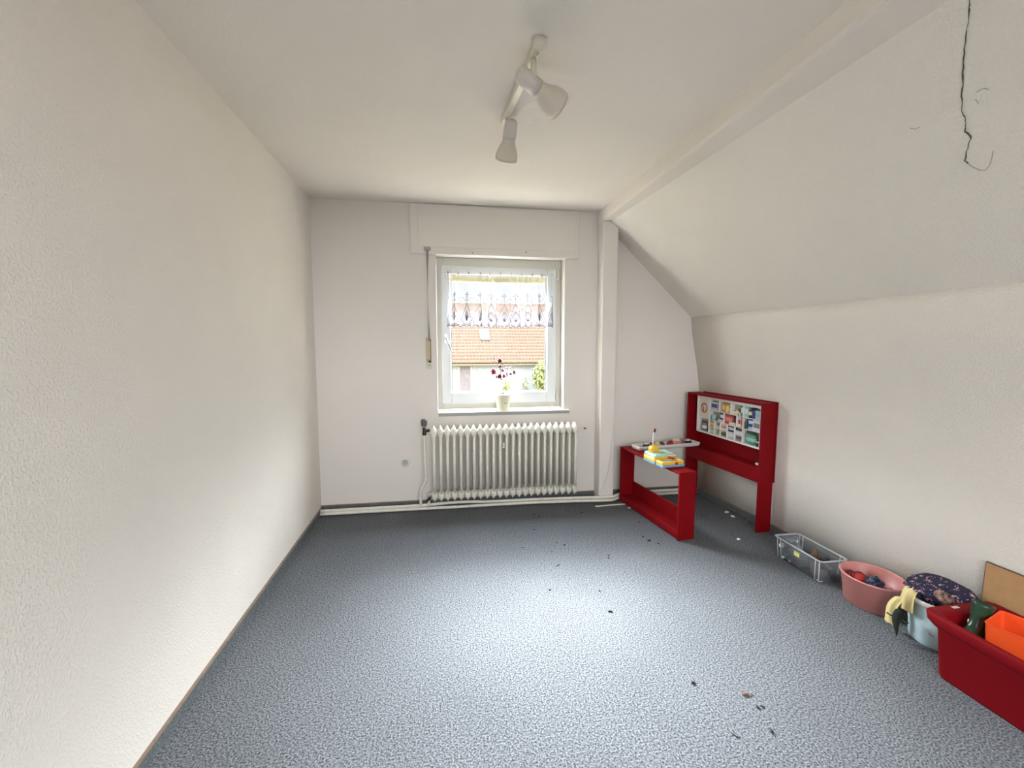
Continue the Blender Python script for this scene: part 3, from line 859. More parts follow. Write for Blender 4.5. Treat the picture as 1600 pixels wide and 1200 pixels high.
P0 = Vector((1.325, -1.99, H))
spot(0, Vector((1.262, -1.93, 2.362))-P0, Vector((1.317, -1.92, H-.02))-P0, Vector((.175, .075, -.068)), 1.0, .088, .110, broken=1.0, arm_end=Vector((1.316, -1.93, 2.352))-P0)
spot(1, Vector((1.312, -1.45, 2.425))-P0, Vector((1.288, -1.47, H-.016))-P0, Vector((-.015, .105, -.155)), .98, .078, .100)

# ------------------------------------------------------------------ red bench
def local(o, d):
    d = Vector((d[0], d[1], 0)).normalized()
    return math.atan2(d.y, d.x)


bench = thing('red_bench', 'low dark red frame bench standing in front of the pillar', 'bench', (2.47, -.13, 0), local(None, (.085, -.81)))
BL, BW, BH, BT = .812, .13, .48, .016
b = MB(); b.bbox(0, BL, 0, BW, BH-BT, BH, .0015); b.build('bench_top', M['red'], bench)
for u in (0, BL-BT):
    b = MB(); b.bbox(u, u+BT, 0, BW, .0, BH-BT, .0015); b.build('end_board', M['red'], bench)
b = MB(); b.bbox(BT, BL-BT, 0.004, BW-.014, .045, .060, .001); b.build('bottom_shelf', M['red'], bench)
b = MB(); b.bbox(BT, BL-BT, 0.004, .018, .008, .045, .001); b.build('front_fascia', M['red'], bench)
b = MB(); b.bbox(BT, BL-BT, BW-.014, BW-.0, .012, .170, .001); b.build('rear_rail', M['red'], bench)

# ------------------------------------------------------------------ red play-shop desk
desk = thing('red_desk', 'tall dark red play counter against the low wall in the corner', 'desk', (3.10, -.09, 0), local(None, (.082, -.815)))
DL, DW, DH, DT = .822, .12, .935, .016
b = MB(); b.bbox(0, DL, 0, DW+.0, DH-DT, DH, .0015); b.build('desk_top', M['red'], desk)
for u in (0, DL-DT):
    b = MB(); b.bbox(u, u+DT, 0, DW, 0, DH-DT, .0015); b.build('end_board', M['red'], desk)
b = MB(); b.bbox(DT, DL-DT, DW-.012, DW, .475, DH-DT, .001); b.bbox(.05, DL+.004, DW, DW+.012, .36, DH+.008, .001); b.build('back_panel', M['red'], desk)
b = MB(); b.bbox(DT, DL-DT, 0, DW-.0, .46, .475, .001); b.build('shelf', M['red'], desk)
b = MB(); b.bbox(DT, DL-DT, .002, .016, .365, .46, .001); b.build('apron', M['red'], desk)
DM = Matrix.Translation((3.10, -.09, 0)) @ Matrix.Rotation(local(None, (.082, -.815)), 4, 'Z')

# miniature display case: its own frame  (s across, t up, d into the case)
cA = DM @ Vector((.060, .055, .600)); cB = DM @ Vector((.796, .018, .600))
cdir = (cB-cA); cwid = cdir.length; cang = math.atan2(cdir.y, cdir.x)
case = thing('display_case', 'white compartment display case mounted inside the red counter', 'display case', cA, cang)
CHh = .318; CD = .052
FR = .014
def cbox(bm, s0, s1, t0, t1, d0=0, d1=CD, bv=.001): bm.bbox(s0, s1, d0, d1, t0, t1, bv)
b = MB(); cbox(b, 0, cwid, 0, FR); cbox(b, 0, cwid, CHh-FR*1.7, CHh); cbox(b, 0, FR, FR, CHh-FR*1.7); cbox(b, cwid-FR, cwid, FR, CHh-FR*1.7)
b.build('case_frame', M['white'], case)
b = MB(); cbox(b, FR, cwid-FR, FR, CHh-FR*1.7, CD-.006, CD); b.build('case_back', mat('olive_cream_card', (.42, .40, .31), .7), case)
iw = cwid-2*FR; ih = CHh-FR*2.7
S_ = lambda u: FR+u*iw
T_ = lambda v: CHh-FR*1.7-v*ih
cells = {}
def cell(n, u0, u1, v0, v1): cells[n] = (u0, u1, v0, v1)
us = [.20, .295, .40, .515, .635, .755]
b = MB()
def wallv(u, v0, v1): cbox(b, S_(u)-.0026, S_(u)+.0026, T_(v1), T_(v0), .004, CD-.006, .0004)
def wallh(v, u0, u1): cbox(b, S_(u0), S_(u1), T_(v)-.0026, T_(v)+.0026, .004, CD-.006, .0004)
wallv(.20, 0, 1); wallv(.755, 0, 1); wallh(.60, 0, .20); wallh(.31, .20, 1); wallh(.62, .20, 1)
wallv(.37, 0, .31); wallv(.56, 0, .31); wallv(.455, .31, .62); wallv(.66, .31, .62)
for u in us[1:-1]: wallv(u, .62, 1)
wallh(.82, .20, .755)
b.build('partitions', M['white'], case)
# clock face in the top-left compartment
b = MB(); b.bbox(S_(0)+.001, S_(.2)-.003, .010, .014, T_(.598), T_(.002), .001); cf = b.build('clock_panel', M['cream'], case)
cc = Vector((S_(.1), .0, T_(.29)))
Tc = Matrix.Translation(cc+Vector((0, .010, 0))) @ Matrix.Rotation(R(90), 4, 'X')
b = MB(); b.lathe([(.045, 0), (.045, .0015), (.027, .0016), (.027, .0)], 32, Tc, False, False); cring = b.build('clock_ring', mat('pink_clock_ring', (.66, .33, .24), .6), case)
b = MB()
for k in range(12):
    a = 2*math.pi*k/12
    b.tube([cc+Vector((.031*math.sin(a), .0075, .031*math.cos(a))), cc+Vector((.042*math.sin(a), .0075, .042*math.cos(a)))], .0017, 5)
b.build('clock_numerals', M['darkred'], cring)
b = MB(); b.tube([cc+Vector((0, .006, 0)), cc+Vector((-.026, .006, .026))], .0022, 5); b.tube([cc+Vector((0, .006, 0)), cc+Vector((-.008, .006, -.03))], .0026, 5); b.ball(cc+Vector((0, .006, 0)), .004, 8, 5)
b.build('clock_hands', M['darkred'], case)

CM = Matrix.Translation(cA) @ Matrix.Rotation(cang, 4, 'Z')
rnd = random.Random(3)
def col(*c): return mat('miniature_paint', c, .5)


def mini(kind, u, v, w_, h_, m, label, cat, m2=None, tilt=0, dep=.018, m3=None):
    """one miniature standing at compartment coordinates (u centre, v of its foot), w/h in metres"""
    p = CM @ Vector((S_(u), 0.008+.017, T_(v)+.0027))
    o = thing(kind, label, cat, p, cang, 'miniatures in the display case'); o.rotation_euler = (0, 0, cang)
    w_ *= 1.3; h_ = min(h_*1.08, .088)
    b = MB()
    if kind in ('miniature_jar', 'miniature_bottle', 'miniature_tin'):
        r_ = w_/2; EY = Matrix.Diagonal((1, min(1, .017/r_), 1, 1))
        if kind == 'miniature_jar': prof = [(r_*.8, 0), (r_, h_*.12), (r_, h_*.72), (r_*.75, h_*.82)]
        elif kind == 'miniature_tin': prof = [(r_, 0), (r_, h_*.8)]
        else: prof = [(r_, 0), (r_, h_*.6), (r_*.4, h_*.78), (r_*.35, h_*.88)]
        b.lathe(prof, 14, EY); body = b.build('body', m, o)
        b = MB(); b.lathe([(prof[-1][0]*1.08, prof[-1][1]), (prof[-1][0]*1.08, h_)], 14, EY); b.build('lid', m2 or M['white'], o)
        if m3:
            b = MB(); b.lathe([(prof[1][0]*1.02, h_*.25), (prof[1][0]*1.02, h_*.55)], 14, EY, False, False); b.build('label_band', m3, body)
    elif kind == 'miniature_board_set':
        pass
    else:
        T = Matrix.Rotation(tilt, 4, 'Y')
        b.bbox(-w_/2, w_/2, -dep/2, dep/2, 0, h_, .0008, T if tilt else None); body = b.build('body', m, o)
        if m2:
            b = MB(); b.box(-w_/2*.72, w_/2*.72, -dep/2-.0008, -dep/2, h_*.3, h_*.75, T if tilt else None); b.build('front_print', m2, body)
        if m3:
            b = MB(); b.box(-w_/2*.9, w_/2*.9, -dep/2-.0009, -dep/2, h_*.84, h_*.94, T if tilt else None); b.build('print_stripe', m3, body)
    return o


K = lambda n: M[n]
wht = col(.72, .72, .74); lil = col(.55, .52, .62); org = col(.62, .32, .04); ylw = col(.72, .56, .22); grn = col(.10, .30, .17); dgr = col(.05, .10, .07)
teal = col(.32, .55, .55); nvy = col(.05, .07, .22); rdd = col(.50, .04, .03); pnk = col(.62, .24, .20); brn = col(.16, .07, .05); blk = col(.03, .025, .03); gry = col(.25, .24, .25); ltb = col(.50, .60, .75); olv = col(.22, .25, .10); crm = col(.72, .66, .48)
mini('miniature_jar', .09, 1.0, .045, .074, gry, 'dark patterned miniature jar below the clock', 'miniature', brn, m3=wht)
mini('miniature_bottle', .163, 1.0, .012, .05, brn, 'slim brown miniature bottle beside the jar below the clock', 'miniature', wht)
mini('miniature_box', .272, .31, .075, .062, lil, 'pale lilac miniature picture box, first in the top row', 'miniature', nvy, m3=wht)
mini('miniature_box', .345, .31, .014, .055, blk, 'narrow black miniature box against the lilac one', 'miniature')
mini('miniature_box', .43, .31, .034, .066, org, 'orange miniature packet on the left of its top-row cell', 'miniature', ylw)
mini('miniature_jar', .492, .31, .034, .070, ylw, 'yellow miniature jar between orange packets in the top row', 'miniature', org)
mini('miniature_box', .540, .31, .018, .05, pnk, 'small pinkish miniature packet at the end of the orange cell', 'miniature', wht)
mini('miniature_box', .605, .31, .052, .024, crm, 'cream miniature block lying in the third top-row cell', 'miniature')
mini('miniature_box', .665, .27, .048, .016, crm, 'cream miniature block leaning over a brown one', 'miniature', None, R(35))
mini('miniature_box', .685, .31, .034, .046, brn, 'brown miniature packet behind the leaning cream block', 'miniature', None, 0, .012)
mini('miniature_box', .725, .31, .026, .080, grn, 'tall green miniature carton in the third top-row cell', 'miniature', wht)
mini('miniature_box', .785, .31, .034, .078, teal, 'tall teal miniature carton at the left of the last top-row cell', 'miniature', wht)
mini('miniature_bottle', .84, .31, .028, .078, dgr, 'dark green miniature bottle in the last top-row cell', 'miniature', ylw, m3=crm)
mini('miniature_jar', .89, .31, .030, .072, nvy, 'dark navy miniature jar in the last top-row cell', 'miniature', blk)
mini('miniature_box', .945, .31, .046, .058, ltb, 'light blue miniature packet at the end of the top row', 'miniature', teal)
mini('miniature_tin', .255, .62, .028, .045, teal, 'small grey-teal miniature tin in the second row', 'miniature', ltb)
mini('miniature_box', .395, .62, .058, .020, wht, 'flat white miniature box in the second row', 'miniature')
mini('miniature_box', .415, .545, .048, .052, nvy, 'navy and white miniature box stacked on the flat white one', 'miniature', wht)
mini('miniature_box', .525, .62, .080, .068, rdd, 'large red miniature carton in the middle of the case', 'miniature', pnk)
mini('miniature_box', .615, .62, .046, .064, blk, 'dark purple miniature box behind the cream blocks', 'miniature', None, 0, .012)
mini('miniature_box', .585, .62, .05, .020, crm, 'cream miniature block at the foot of the red carton', 'miniature', None, 0, .034)
mini('miniature_box', .688, .62, .022, .070, wht, 'narrow white miniature carton beside the pink packet', 'miniature', rdd)
mini('miniature_box', .728, .62, .026, .066, pnk, 'tall pink miniature packet in the second row', 'miniature', rdd)
mini('miniature_bottle', .785, .62, .024, .070, dgr, 'thin dark miniature bottle left of the blue jar', 'miniature', gry)
mini('miniature_jar', .845, .62, .036, .078, ltb, 'blue and white miniature jar in the right column', 'miniature', nvy, m3=nvy)
mini('miniature_box', .935, .62, .060, .070, wht, 'white miniature box with a round grey motif in the right column', 'miniature', gry)
mini('miniature_jar', .855, 1.0, .080, .085, grn, 'large green miniature jar in the bottom right cell', 'miniature', dgr, m3=teal)
mini('miniature_tin', .96, 1.0, .026, .030, blk, 'tiny black and white miniature tin in the bottom right corner', 'miniature', wht)
mini('miniature_box', .248, .82, .050, .042, org, 'orange miniature box in the small cell under the tin', 'miniature', ylw)
mini('miniature_box', .355, .82, .040, .022, crm, 'low cream miniature box in the second small cell', 'miniature')
mini('miniature_box', .455, .82, .062, .042, crm, 'cream miniature card with a dark dot in the third small cell', 'miniature', pnk)
mini('miniature_box', .575, .82, .074, .046, blk, 'black miniature box in the fourth small cell', 'miniature', lil)
mini('miniature_box', .695, .82, .070, .024, wht, 'flat white miniature box in the fifth small cell', 'miniature')
mini('miniature_box', .70, .745, .055, .016, brn, 'flat brown miniature packet on the flat white box', 'miniature')
mini('miniature_box', .248, 1.0, .050, .024, crm, 'low cream miniature packet in the bottom row, far left', 'miniature')
mini('miniature_bottle', .355, 1.0, .022, .032, ylw, 'tiny yellow miniature bottle in the bottom row', 'miniature', olv)
mini('miniature_box', .455, 1.0, .070, .026, olv, 'flat olive miniature box in the bottom row', 'miniature', dgr)
mini('miniature_box', .575, 1.0, .072, .044, lil, 'pale grey-lilac miniature card in the bottom row', 'miniature', wht)
mini('miniature_box', .695, 1.0, .066, .040, gry, 'dark grey miniature box in the bottom row', 'miniature', brn, m3=wht)

# soap-like white pebble on the counter shelf
b = MB(); b.ball((0, 0, 0), .022, 12, 8, (1.35, .8, .5))
o = tag(b.build('oval_soap', M['paper']), 'small pale oval soap at the near end of the red shelf', 'soap')
o.location = DM @ Vector((.765, .045, .486)); o.rotation_euler = (0, 0, cang)

# white shallow tray from bench to counter
tA = Vector((2.553, -.315, 0)); tB = Vector((3.15, -.228, 0)); td = tB-tA; tang = math.atan2(td.y, td.x); tl = td.length
tray = thing('sorting_tray', 'shallow white tray bridging the red bench and red counter', 'tray', (tA.x, tA.y, .482), tang)
TW = .115
b = MB(); prof = [(.004, 0), (0, .012), (-.004, .030), (.002, .033), (.005, .030), (.009, .006)]
rings = [rr(tl/2, TW/2, tl/2-i_, TW/2-i_, .012, z) for i_, z in prof]
b.loft(rings, True, True, True); b.build('tray_shell', M['white'], tray)
b = MB()
for k in range(1, 5): b.bbox(tl*k/5-.0015, tl*k/5+.0015, .01, TW-.01, .006, .026, .0005)
b.build('tray_dividers', M['white'], tray)
tm = Matrix.Translation((tA.x, tA.y, .482)) @ Matrix.Rotation(tang, 4, 'Z')
TJ = [('toy_block', .10, .05, .05, .024, .034, blk, 'black toy block at the left end of the white tray'),
      ('toy_block', .155, .06, .04, .03, .03, org, 'small orange-brown toy block second along the white tray'),
      ('toy_block', .205, .05, .05, .03, .034, ylw, 'yellowish toy block near the middle of the white tray'),
      ('toy_block', .26, .065, .05, .028, .03, brn, 'brown toy block in the middle of the white tray'),
      ('toy_block', .335, .05, .05, .035, .036, rdd, 'dark red toy block right of the middle of the white tray'),
      ('toy_block', .40, .056, .08, .036, .046, pnk, 'large pink toy block on the white tray'),
      ('toy_block', .465, .05, .03, .03, .032, rdd, 'red toy block beside the large pink one'),
      ('toy_block', .525, .06, .055, .04, .036, blk, 'black toy block with white top near the counter end')]
for (nm_, x, y, lx, ly, hz, m_, lab) in TJ:
    o = thing(nm_, lab, 'toy', tm @ Vector((x, y, .0062)), tang+rnd.uniform(-.5, .5), 'toy blocks in the white tray')
    b = MB(); hz *= 1.3; b.bbox(-lx/2, lx/2, -ly/2, ly/2, 0, hz*.7, .003); bo = b.build('body', m_, o)
    b = MB(); b.bbox(-lx*.35, lx*.35, -ly*.3, ly*.3, hz*.7, hz, .002); b.build('top_piece', wht if m_ is blk else crm if m_ in (pnk, ylw) else brn, o)

# toy cash register
reg = thing('toy_cash_register', 'yellow and mint toy cash register with a tall white stick on the red bench', 'toy', (2.462, -.575, .4805), local(None, (.085, -.81)))
b = MB(); b.bbox(0, .15, .0, .185, 0, .020, .004); b.bbox(.152, .242, .006, .185, 0, .018, .004); b.build('base', M['blue'], reg)
b = MB(); b.loft([rr(.075, .0925, .075, .0925, .012, z) for z in (.018, .022, .052)], True); b.build('body', M['yellow'], reg)
b = MB(); rings = []
for (i_, dz) in ((0, 0), (.003, .008), (.014, .016)):
    rg = rr(.075, .0925, .074-i_, .0915-i_, .012, 0)
    for p in rg: p.z = .052+dz+(.0 if dz == 0 else max(0, (.15-p.x))*.05)
    rings.append(rg)
b.loft(rings, True); b.build('keypad_lid', M['mint'], reg)
b = MB(); b.loft([rr(.05, .055, .026, .034, .012, z) for z in (.062, .098)]+[rr(.05, .055, .022, .03, .012, .112), rr(.05, .055, .012, .02, .01, .117)], True); b.build('display_block', M['yellow'], reg)
b = MB(); b.tube(smooth_path([(.045, .052, .115), (.043, .052, .16), (.045, .055, .20), (.048, .058, .222)]), .0042, 8); stick = b.build('stick', M['white'], reg)
b = MB(); b.tube([(.048, .058, .218), (.0495, .0595, .228), (.051, .062, .244)], [.007, .0085, .0075], 10); b.build('stick_tip', M['darkred'], reg)
b = MB()
rings = [rr(.197, .0955, a, c_, .012, z) for a, c_, z in ((.043, .0885, .018), (.044, .0895, .022), (.044, .0895, .038), (.040, .0855, .042), (.028, .07, .041), (.027, .069, .028))]
b.loft(rings, True); b.build('cash_drawer', M['yellow'], reg)
b = MB(); b.bbox(.172, .222, .030, .16, .028, .033, .001); b.build('drawer_tray', M['blue'], reg)
for x, y, z in ((.175, .135, .047), (.242, .118, .027), (.165, .115, .050)):
    b = MB(); b.ball((x, y, z), .011, 10, 7, (1, 1.3, .8)); b.build('button', M['toyred'], reg)

# ------------------------------------------------------------------ things on the floor along the low wall
# clear plastic box
bx = thing('clear_storage_box', 'clear plastic storage box on the floor near the red counter', 'storage box', (3.135, -1.41, 0), R(-91))
hx, hy, hb = .175, .082, .135
b = MB(); b.loft([rr(0, 0, hx*.94, hy*.90, .018, .003), rr(0, 0, hx, hy, .02, hb)], True, True, False)
b.loft([rr(0, 0, hx*.94-.002, hy*.90-.002, .018, .006), rr(0, 0, hx-.002, hy-.002, .02, hb)], True, True, False)
b.build('box_shell', M['clearbox'], bx)
b = MB(); b.loft([rr(0, 0, hx, hy, .02, hb-.004), rr(0, 0, hx+.010, hy+.010, .026, hb-.002), rr(0, 0, hx+.011, hy+.011, .026, hb+.002), rr(0, 0, hx+.001, hy+.001, .02, hb+.002), rr(0, 0, hx-.001, hy-.001, .02, hb-.004)], True, False, False)
b.build('rim', M['cleardense'], bx)
b = MB()
for sx_, sy_ in ((-1, -1), (1, -1), (-1, 1), (1, 1)):
    for o_ in (0, .028):
        b.tube([(sx_*(hx-.012-o_)*1.0, sy_*(hy-.002), hb), (sx_*(hx-.012-o_)*.95, sy_*(hy*.9-.001), .006)], .0028, 6)
b.tube([(hx*.93, -hy*.88+.02, .012), (hx*.955, -hy*.88, .012), (hx*.80, -hy*.9, .012)], .0025, 6)
b.build('corner_ribs', M['cleardense'], bx)
b = MB(); b.tube(smooth_path([(hx*.99, -.03, .085), (hx+.012, -.025, .05), (hx+.02, 0, .035), (hx+.012, .02, .03)]), .003, 6); b.build('handle', M['navy'], bx)
b = MB(); T = Matrix.Translation((.0, -hy*.965, .085)) @ Matrix.Rotation(R(-3), 4, 'X'); b.bbox(-.022, .018, -.0016, 0, -.004, .024, .0003, T); b.build('price_label', M['labely'], bx)
BMx = Matrix.Translation((3.135, -1.41, 0)) @ Matrix.Rotation(R(-91), 4, 'Z')
def inbox(x, y, z): return BMx @ Vector((x, y, z))
# contents
b = MB(); n = 14; vs = []
for j in range(n+1):
    for i in range(n+1):
        u, v = i/n, j/n; x = -.155+.155*u; y = -.062+.124*v
        z = .055+.05*mnoise.noise(Vector((x*18, y*18, 1)))+.045*math.sin(u*math.pi)*math.sin(v*math.pi)
        vs.append((x, y, max(.012, z)))
vs2 = [(p[0]*.95, p[1]*.92, .008) for p in vs]
b.add(vs, [(j*(n+1)+i, j*(n+1)+i+1, (j+1)*(n+1)+i+1, (j+1)*(n+1)+i) for j in range(n) for i in range(n)], True)
o_ = n+1
b.add(vs2, [(j*o_+i, (j+1)*o_+i, (j+1)*o_+i+1, j*o_+i+1) for j in range(n) for i in range(n)])
# side walls
edge = [(0, i) for i in range(n+1)]+[(j, n) for j in range(1, n+1)]+[(n, i) for i in range(n-1, -1, -1)]+[(j, 0) for j in range(n-1, 0, -1)]
tot = o_*o_
k0 = [j*o_+i for j, i in edge]
b.f += [[k0[q], k0[(q+1) % len(k0)], k0[(q+1) % len(k0)]+tot, k0[q]+tot] for q in range(len(k0))]; b.sm += [False]*len(k0); b.mi += [0]*len(k0)
o = tag(b.build('grey_cloth', M['midgrey']), 'crumpled blue-grey cloth in the far half of the clear box', 'cloth'); o.matrix_world = BMx
b = MB(); b.lathe([(.042, .008), (.052, .03), (.055, .062), (.053, .064), (.049, .032), (.038, .014)], 20, None, True, True)
o = tag(b.build('brown_bowl', M['brownbowl']), 'brown translucent bowl in the near half of the clear box', 'bowl'); o.location = inbox(.098, -.004, 0)
b = MB(); T = Matrix.Rotation(R(80), 4, 'X'); b.lathe([(.010, 0), (.016, .002), (.018, .006), (.016, .010), (.009, .011)], 16, T)
o = tag(b.build('white_ring', M['white']), 'small white ring against the far end of the clear box', 'ring'); o.location = inbox(-.145, -.066, .085)
b = MB(); b.bbox(-.03, .03, -.022, .022, 0, .028, .004); b.ball((0, 0, .03), .018, 10, 6)
o = tag(b.build('brown_figurine', mat('brown_toy', (.13, .07, .03), .5)), 'brown toy figure on top of the things in the clear box', 'toy'); o.location = inbox(.015, .03, .0061); o.scale = (1, 1, 2.6)
b = MB(); b.bbox(-.028, .028, -.018, .018, 0, .02, .006)
o = tag(b.build('black_toy', M['black']), 'black toy piece behind the brown bowl in the clear box', 'toy'); o.location = inbox(.062, .055, .0065); o.scale = (1, .8, 4)
for nm_, p, m_, lab in (('purple_bead', (-.06, -.071, .012), col(.35, .12, .38), 'purple bead at the foot of the clear box'), ('white_bead', (-.115, -.070, .010), M['white'], 'white bead at the foot of the clear box'), ):
    b = MB(); b.ball((0, 0, .009), .009, 10, 7); o = tag(b.build(nm_, m_), lab, 'bead'); o.location = inbox(*p)

# pink tub
tub = thing('pink_tub', 'round dusty pink plastic tub between the clear box and the bucket', 'tub', (3.165, -1.782, 0))
def ell(r, z, e=1.0, n=44, dx=0): return [Vector((r*math.cos(2*math.pi*k/n)*.93+dx, r*math.sin(2*math.pi*k/n)*1.06, z)) for k in range(n)]
b = MB()
b.loft([ell(.108, 0), ell(.118, .004), ell(.134, .142), ell(.142, .146), ell(.1435, .151), ell(.140, .155), ell(.1345, .153), ell(.131, .146), ell(.114, .008)], True, True, True)
b.build('tub_shell', M['pink'], tub)
b = MB()
for a in (R(250), R(70)):
    T = Matrix.Rotation(a, 4, 'Z'); vs = []
b.bbox(-.045, .045, -.145, -.134, .102, .112, .003); b.build('grip_ledge', M['pink'], tub)
def at_tub(x, y, z): return (3.165+x, -1.782+y, z)
for (x, y, z, rx, rz_, m_, lab) in ((-.052, .080, .108, 62, 20, 'darkred', 'very dark red toy disc behind the brighter one in the pink tub'), (-.030, .052, .112, 62, 12, 'brightred', 'bright red toy disc with a dark edge in the pink tub')):
    o = thing('toy_disc', lab, 'toy', at_tub(x, y, z)); o.rotation_euler = (0, R(-rx), R(rz_+60))
    b = MB(); b.lathe([(.030, 0), (.034, .004), (.034, .012), (.030, .014)], 24, None, True, True); b.build('disc_rim', M['darkred'], o)
    b = MB(); b.lathe([(.026, .014), (.024, .018), (.010, .017), (.008, .020)], 24, None, True, True); b.build('disc_face', M[m_] if m_ != 'darkred' else M['darkred'], o)
# blue building-toy heap: nobody could count the interlocked pieces
b = MB(); r2 = random.Random(5)
for k in range(190):
    a = r2.uniform(0, 6.28); rr_ = r2.uniform(0, .075); x = .020+rr_*math.cos(a)*.9; y = .010+rr_*math.sin(a)*.8
    z = .022+r2.uniform(.35, 1)*.105*(1-(rr_/.095)**2)
    T = Matrix.Translation((x, y, z)) @ Matrix.Rotation(r2.uniform(0, 3), 4, Vector((r2.uniform(-1, 1), r2.uniform(-1, 1), 1)).normalized())
    l_ = r2.uniform(.012, .026); b.cur = r2.choice((0, 0, 0, 1, 2))
    b.bbox(-l_, l_, -.006, .006, -.005, .005, .001, T)
    for q in (-.6, 0, .6):
        b.bbox(l_*q-.003, l_*q+.003, -.004, .004, .005, .010, .001, T)
o = tag(b.build('toy_brick_pile', [M['navy'], M['bluegrey'], M['darkgrey']]), 'heap of navy and grey-blue interlocking toy pieces in the pink tub', 'toys', None, 'stuff'); o.location = at_tub(0, 0, 0)

# pale blue bucket with floral bundle
bk = thing('blue_bucket', 'pale blue bucket with a white rim between the pink tub and red crate', 'bucket', (3.180, -2.086, 0))
b = MB(); b.lathe([(.095, 0), (.099, .004), (.101, .012), (.1035, .045), (.1025, .05), (.118, .195), (.113, .195), (.096, .01), (0, .01)], 40, None, True, False); shell = b.build('bucket_shell', M['bucket'], bk)
b = MB(); b.lathe([(.1155, .186), (.122, .187), (.1235, .205), (.120, .210), (.114, .209), (.113, .19)], 40, None, False, False); b.build('bucket_rim', M['bucketrim'], bk)
b = MB()
for q in range(3):
    T = Matrix.Rotation(R(200+q*16), 4, 'Z'); b.tube([T @ Vector((.109-.001*q, 0, .07+.012*q)), T @ Matrix.Rotation(R(9), 4, 'Z') @ Vector((.1105, 0, .068+.012*q))], .0012, 5)
b.build('scuff_mark', mat('grey_blue_scuff', (.30, .42, .50), .6), shell)
b = MB(); n, m_ = 40, 22; rings = []
for i in range(m_+1):
    a = math.pi*i/m_; ring = []
    for k in range(n):
        t = 2*math.pi*k/n
        d = Vector((math.sin(a)*math.cos(t), math.sin(a)*math.sin(t), -math.cos(a)))
        f = 1+.16*mnoise.noise(d*2.3+Vector((4, 1, 7)))+.07*mnoise.noise(d*6)
        p = Vector((d.x*.112*f, d.y*.132*f, d.z*.046*f))
        if p.z < 0: p.x *= .80; p.y *= .66
        p.z += .012*math.sin(p.x*30)
        ring.append(p)
    rings.append(ring)
b.loft(rings)
o = tag(b.build('floral_cushion', M['fabric']), 'navy floral cloth bundle piled on top of the bucket', 'cloth bundle'); o.location = (3.170, -2.086, .232)
b = MB(); rings = []
for i in range(11):
    a = math.pi*i/10; ring = []
    for k in range(14):
        t = 2*math.pi*k/14; d = Vector((math.sin(a)*math.cos(t), math.sin(a)*math.sin(t), -math.cos(a)))
        f = 1+.35*mnoise.noise(d*3.1)
        ring.append(Vector((d.x*.020*f, d.y*.036*f, d.z*.022*f)))
    rings.append(ring)
b.loft(rings); o = tag(b.build('cloth_tuft', mat('brown_white_cloth', (.26, .16, .12), .9, noise=(60, .9))), 'small brown and white cloth tuft on the floral bundle', 'cloth'); o.location = (3.085, -2.165, .262); o.rotation_euler = (R(25), 0, R(15))
# yellow cloth hanging over the tub side
b = MB()
def drape(path, hw0, hw1, fold):
    P = smooth_path(path, 5); rings = []
    for i, p in enumerate(P):
        t = i/(len(P)-1); hw = hw0+(hw1-hw0)*t; ring = []
        for s_ in range(13):
            u = s_/6-1
            ring.append(p+Vector((-fold*math.sin(u*4+t*1.5), u*hw, .004*math.cos(u*5))))
        ring += [q+Vector((.003, 0, -.001)) for q in reversed(ring)]
        rings.append(ring)
    b.loft(rings)
drape([(.045, -.030, .232), (.012, -.030, .238), (-.004, -.028, .215), (-.008, -.024, .17), (-.006, -.02, .135)], .026, .034, .007)
drape([(.010, .0, .175), (-.006, .012, .165), (-.014, .030, .12), (-.012, .034, .06), (-.010, .034, .032)], .018, .030, .003)
o = tag(b.build('yellow_cloth', M['yellowcloth']), 'pale yellow cloth hanging between the pink tub and blue bucket', 'cloth'); o.location = (3.052, -2.020, 0)
b = MB(); rings = []
for i in range(10):
    t = i/9; r_ = .022*math.sin(math.pi*min(1, .18+t*.8))**.7*(1-.55*t)
    rings.append([Vector((-.01*t+r_*math.cos(a)*.7, .008*math.sin(t*4)+r_*math.sin(a), .135-.12*t)) for a in [2*math.pi*k/10 for k in range(10)]])
b.loft(rings); b.tube([(0, 0, .1), (-.01, .03, .095), (-.012, .045, .098)], .003, 6); b.tube([(0, 0, .1), (-.005, -.03, .10), (-.01, -.05, .108)], .003, 6)
o = tag(b.build('dark_green_doll', M['darkgreen']), 'dark green soft toy hanging below the yellow cloth', 'soft toy'); o.location = (3.018, -2.040, 0)

# red crate
crate = thing('red_crate', 'large red plastic crate on the floor at the right edge', 'crate', (3.085, -2.628, 0))
X0, X1, Y0, Y1, ZC = -.150, .150, -.40, .378, .262
cx_, cy_, hx_, hy_ = (X0+X1)/2, (Y0+Y1)/2, (X1-X0)/2, (Y1-Y0)/2
b = MB()
b.loft([rr(cx_, cy_, hx_-.012, hy_-.012, .03, 0), rr(cx_, cy_, hx_-.006, hy_-.006, .03, .01), rr(cx_, cy_, hx_+.006, hy_+.004, .03, ZC-.058),
        rr(cx_, cy_, hx_+.012, hy_+.022, .035, ZC-.05), rr(cx_, cy_, hx_+.020, hy_+.040, .04, ZC-.035), rr(cx_, cy_, hx_+.022, hy_+.044, .04, ZC-.006), rr(cx_, cy_, hx_+.018, hy_+.040, .04, ZC),
        rr(cx_, cy_, hx_+.004, hy_-.014, .035, ZC), rr(cx_, cy_, hx_-.0, hy_-.018, .035, ZC-.006), rr(cx_, cy_, hx_-.018, hy_-.03, .03, .012)], True, True, True)
cs = b.build('crate_shell', M['redcrate'], crate)
b = MB()
for k in range(3): b.bbox(-.045+k*.011, -.038+k*.011, .392, .406, ZC-.0, ZC+.0008, .0003)
b.build('rim_marking', M['white'], cs)
b = MB(); b.bbox(-.06, .06, .364, .378, ZC-.04, ZC-.018, .004); b.build('grip_recess', M['redcrate'], cs)
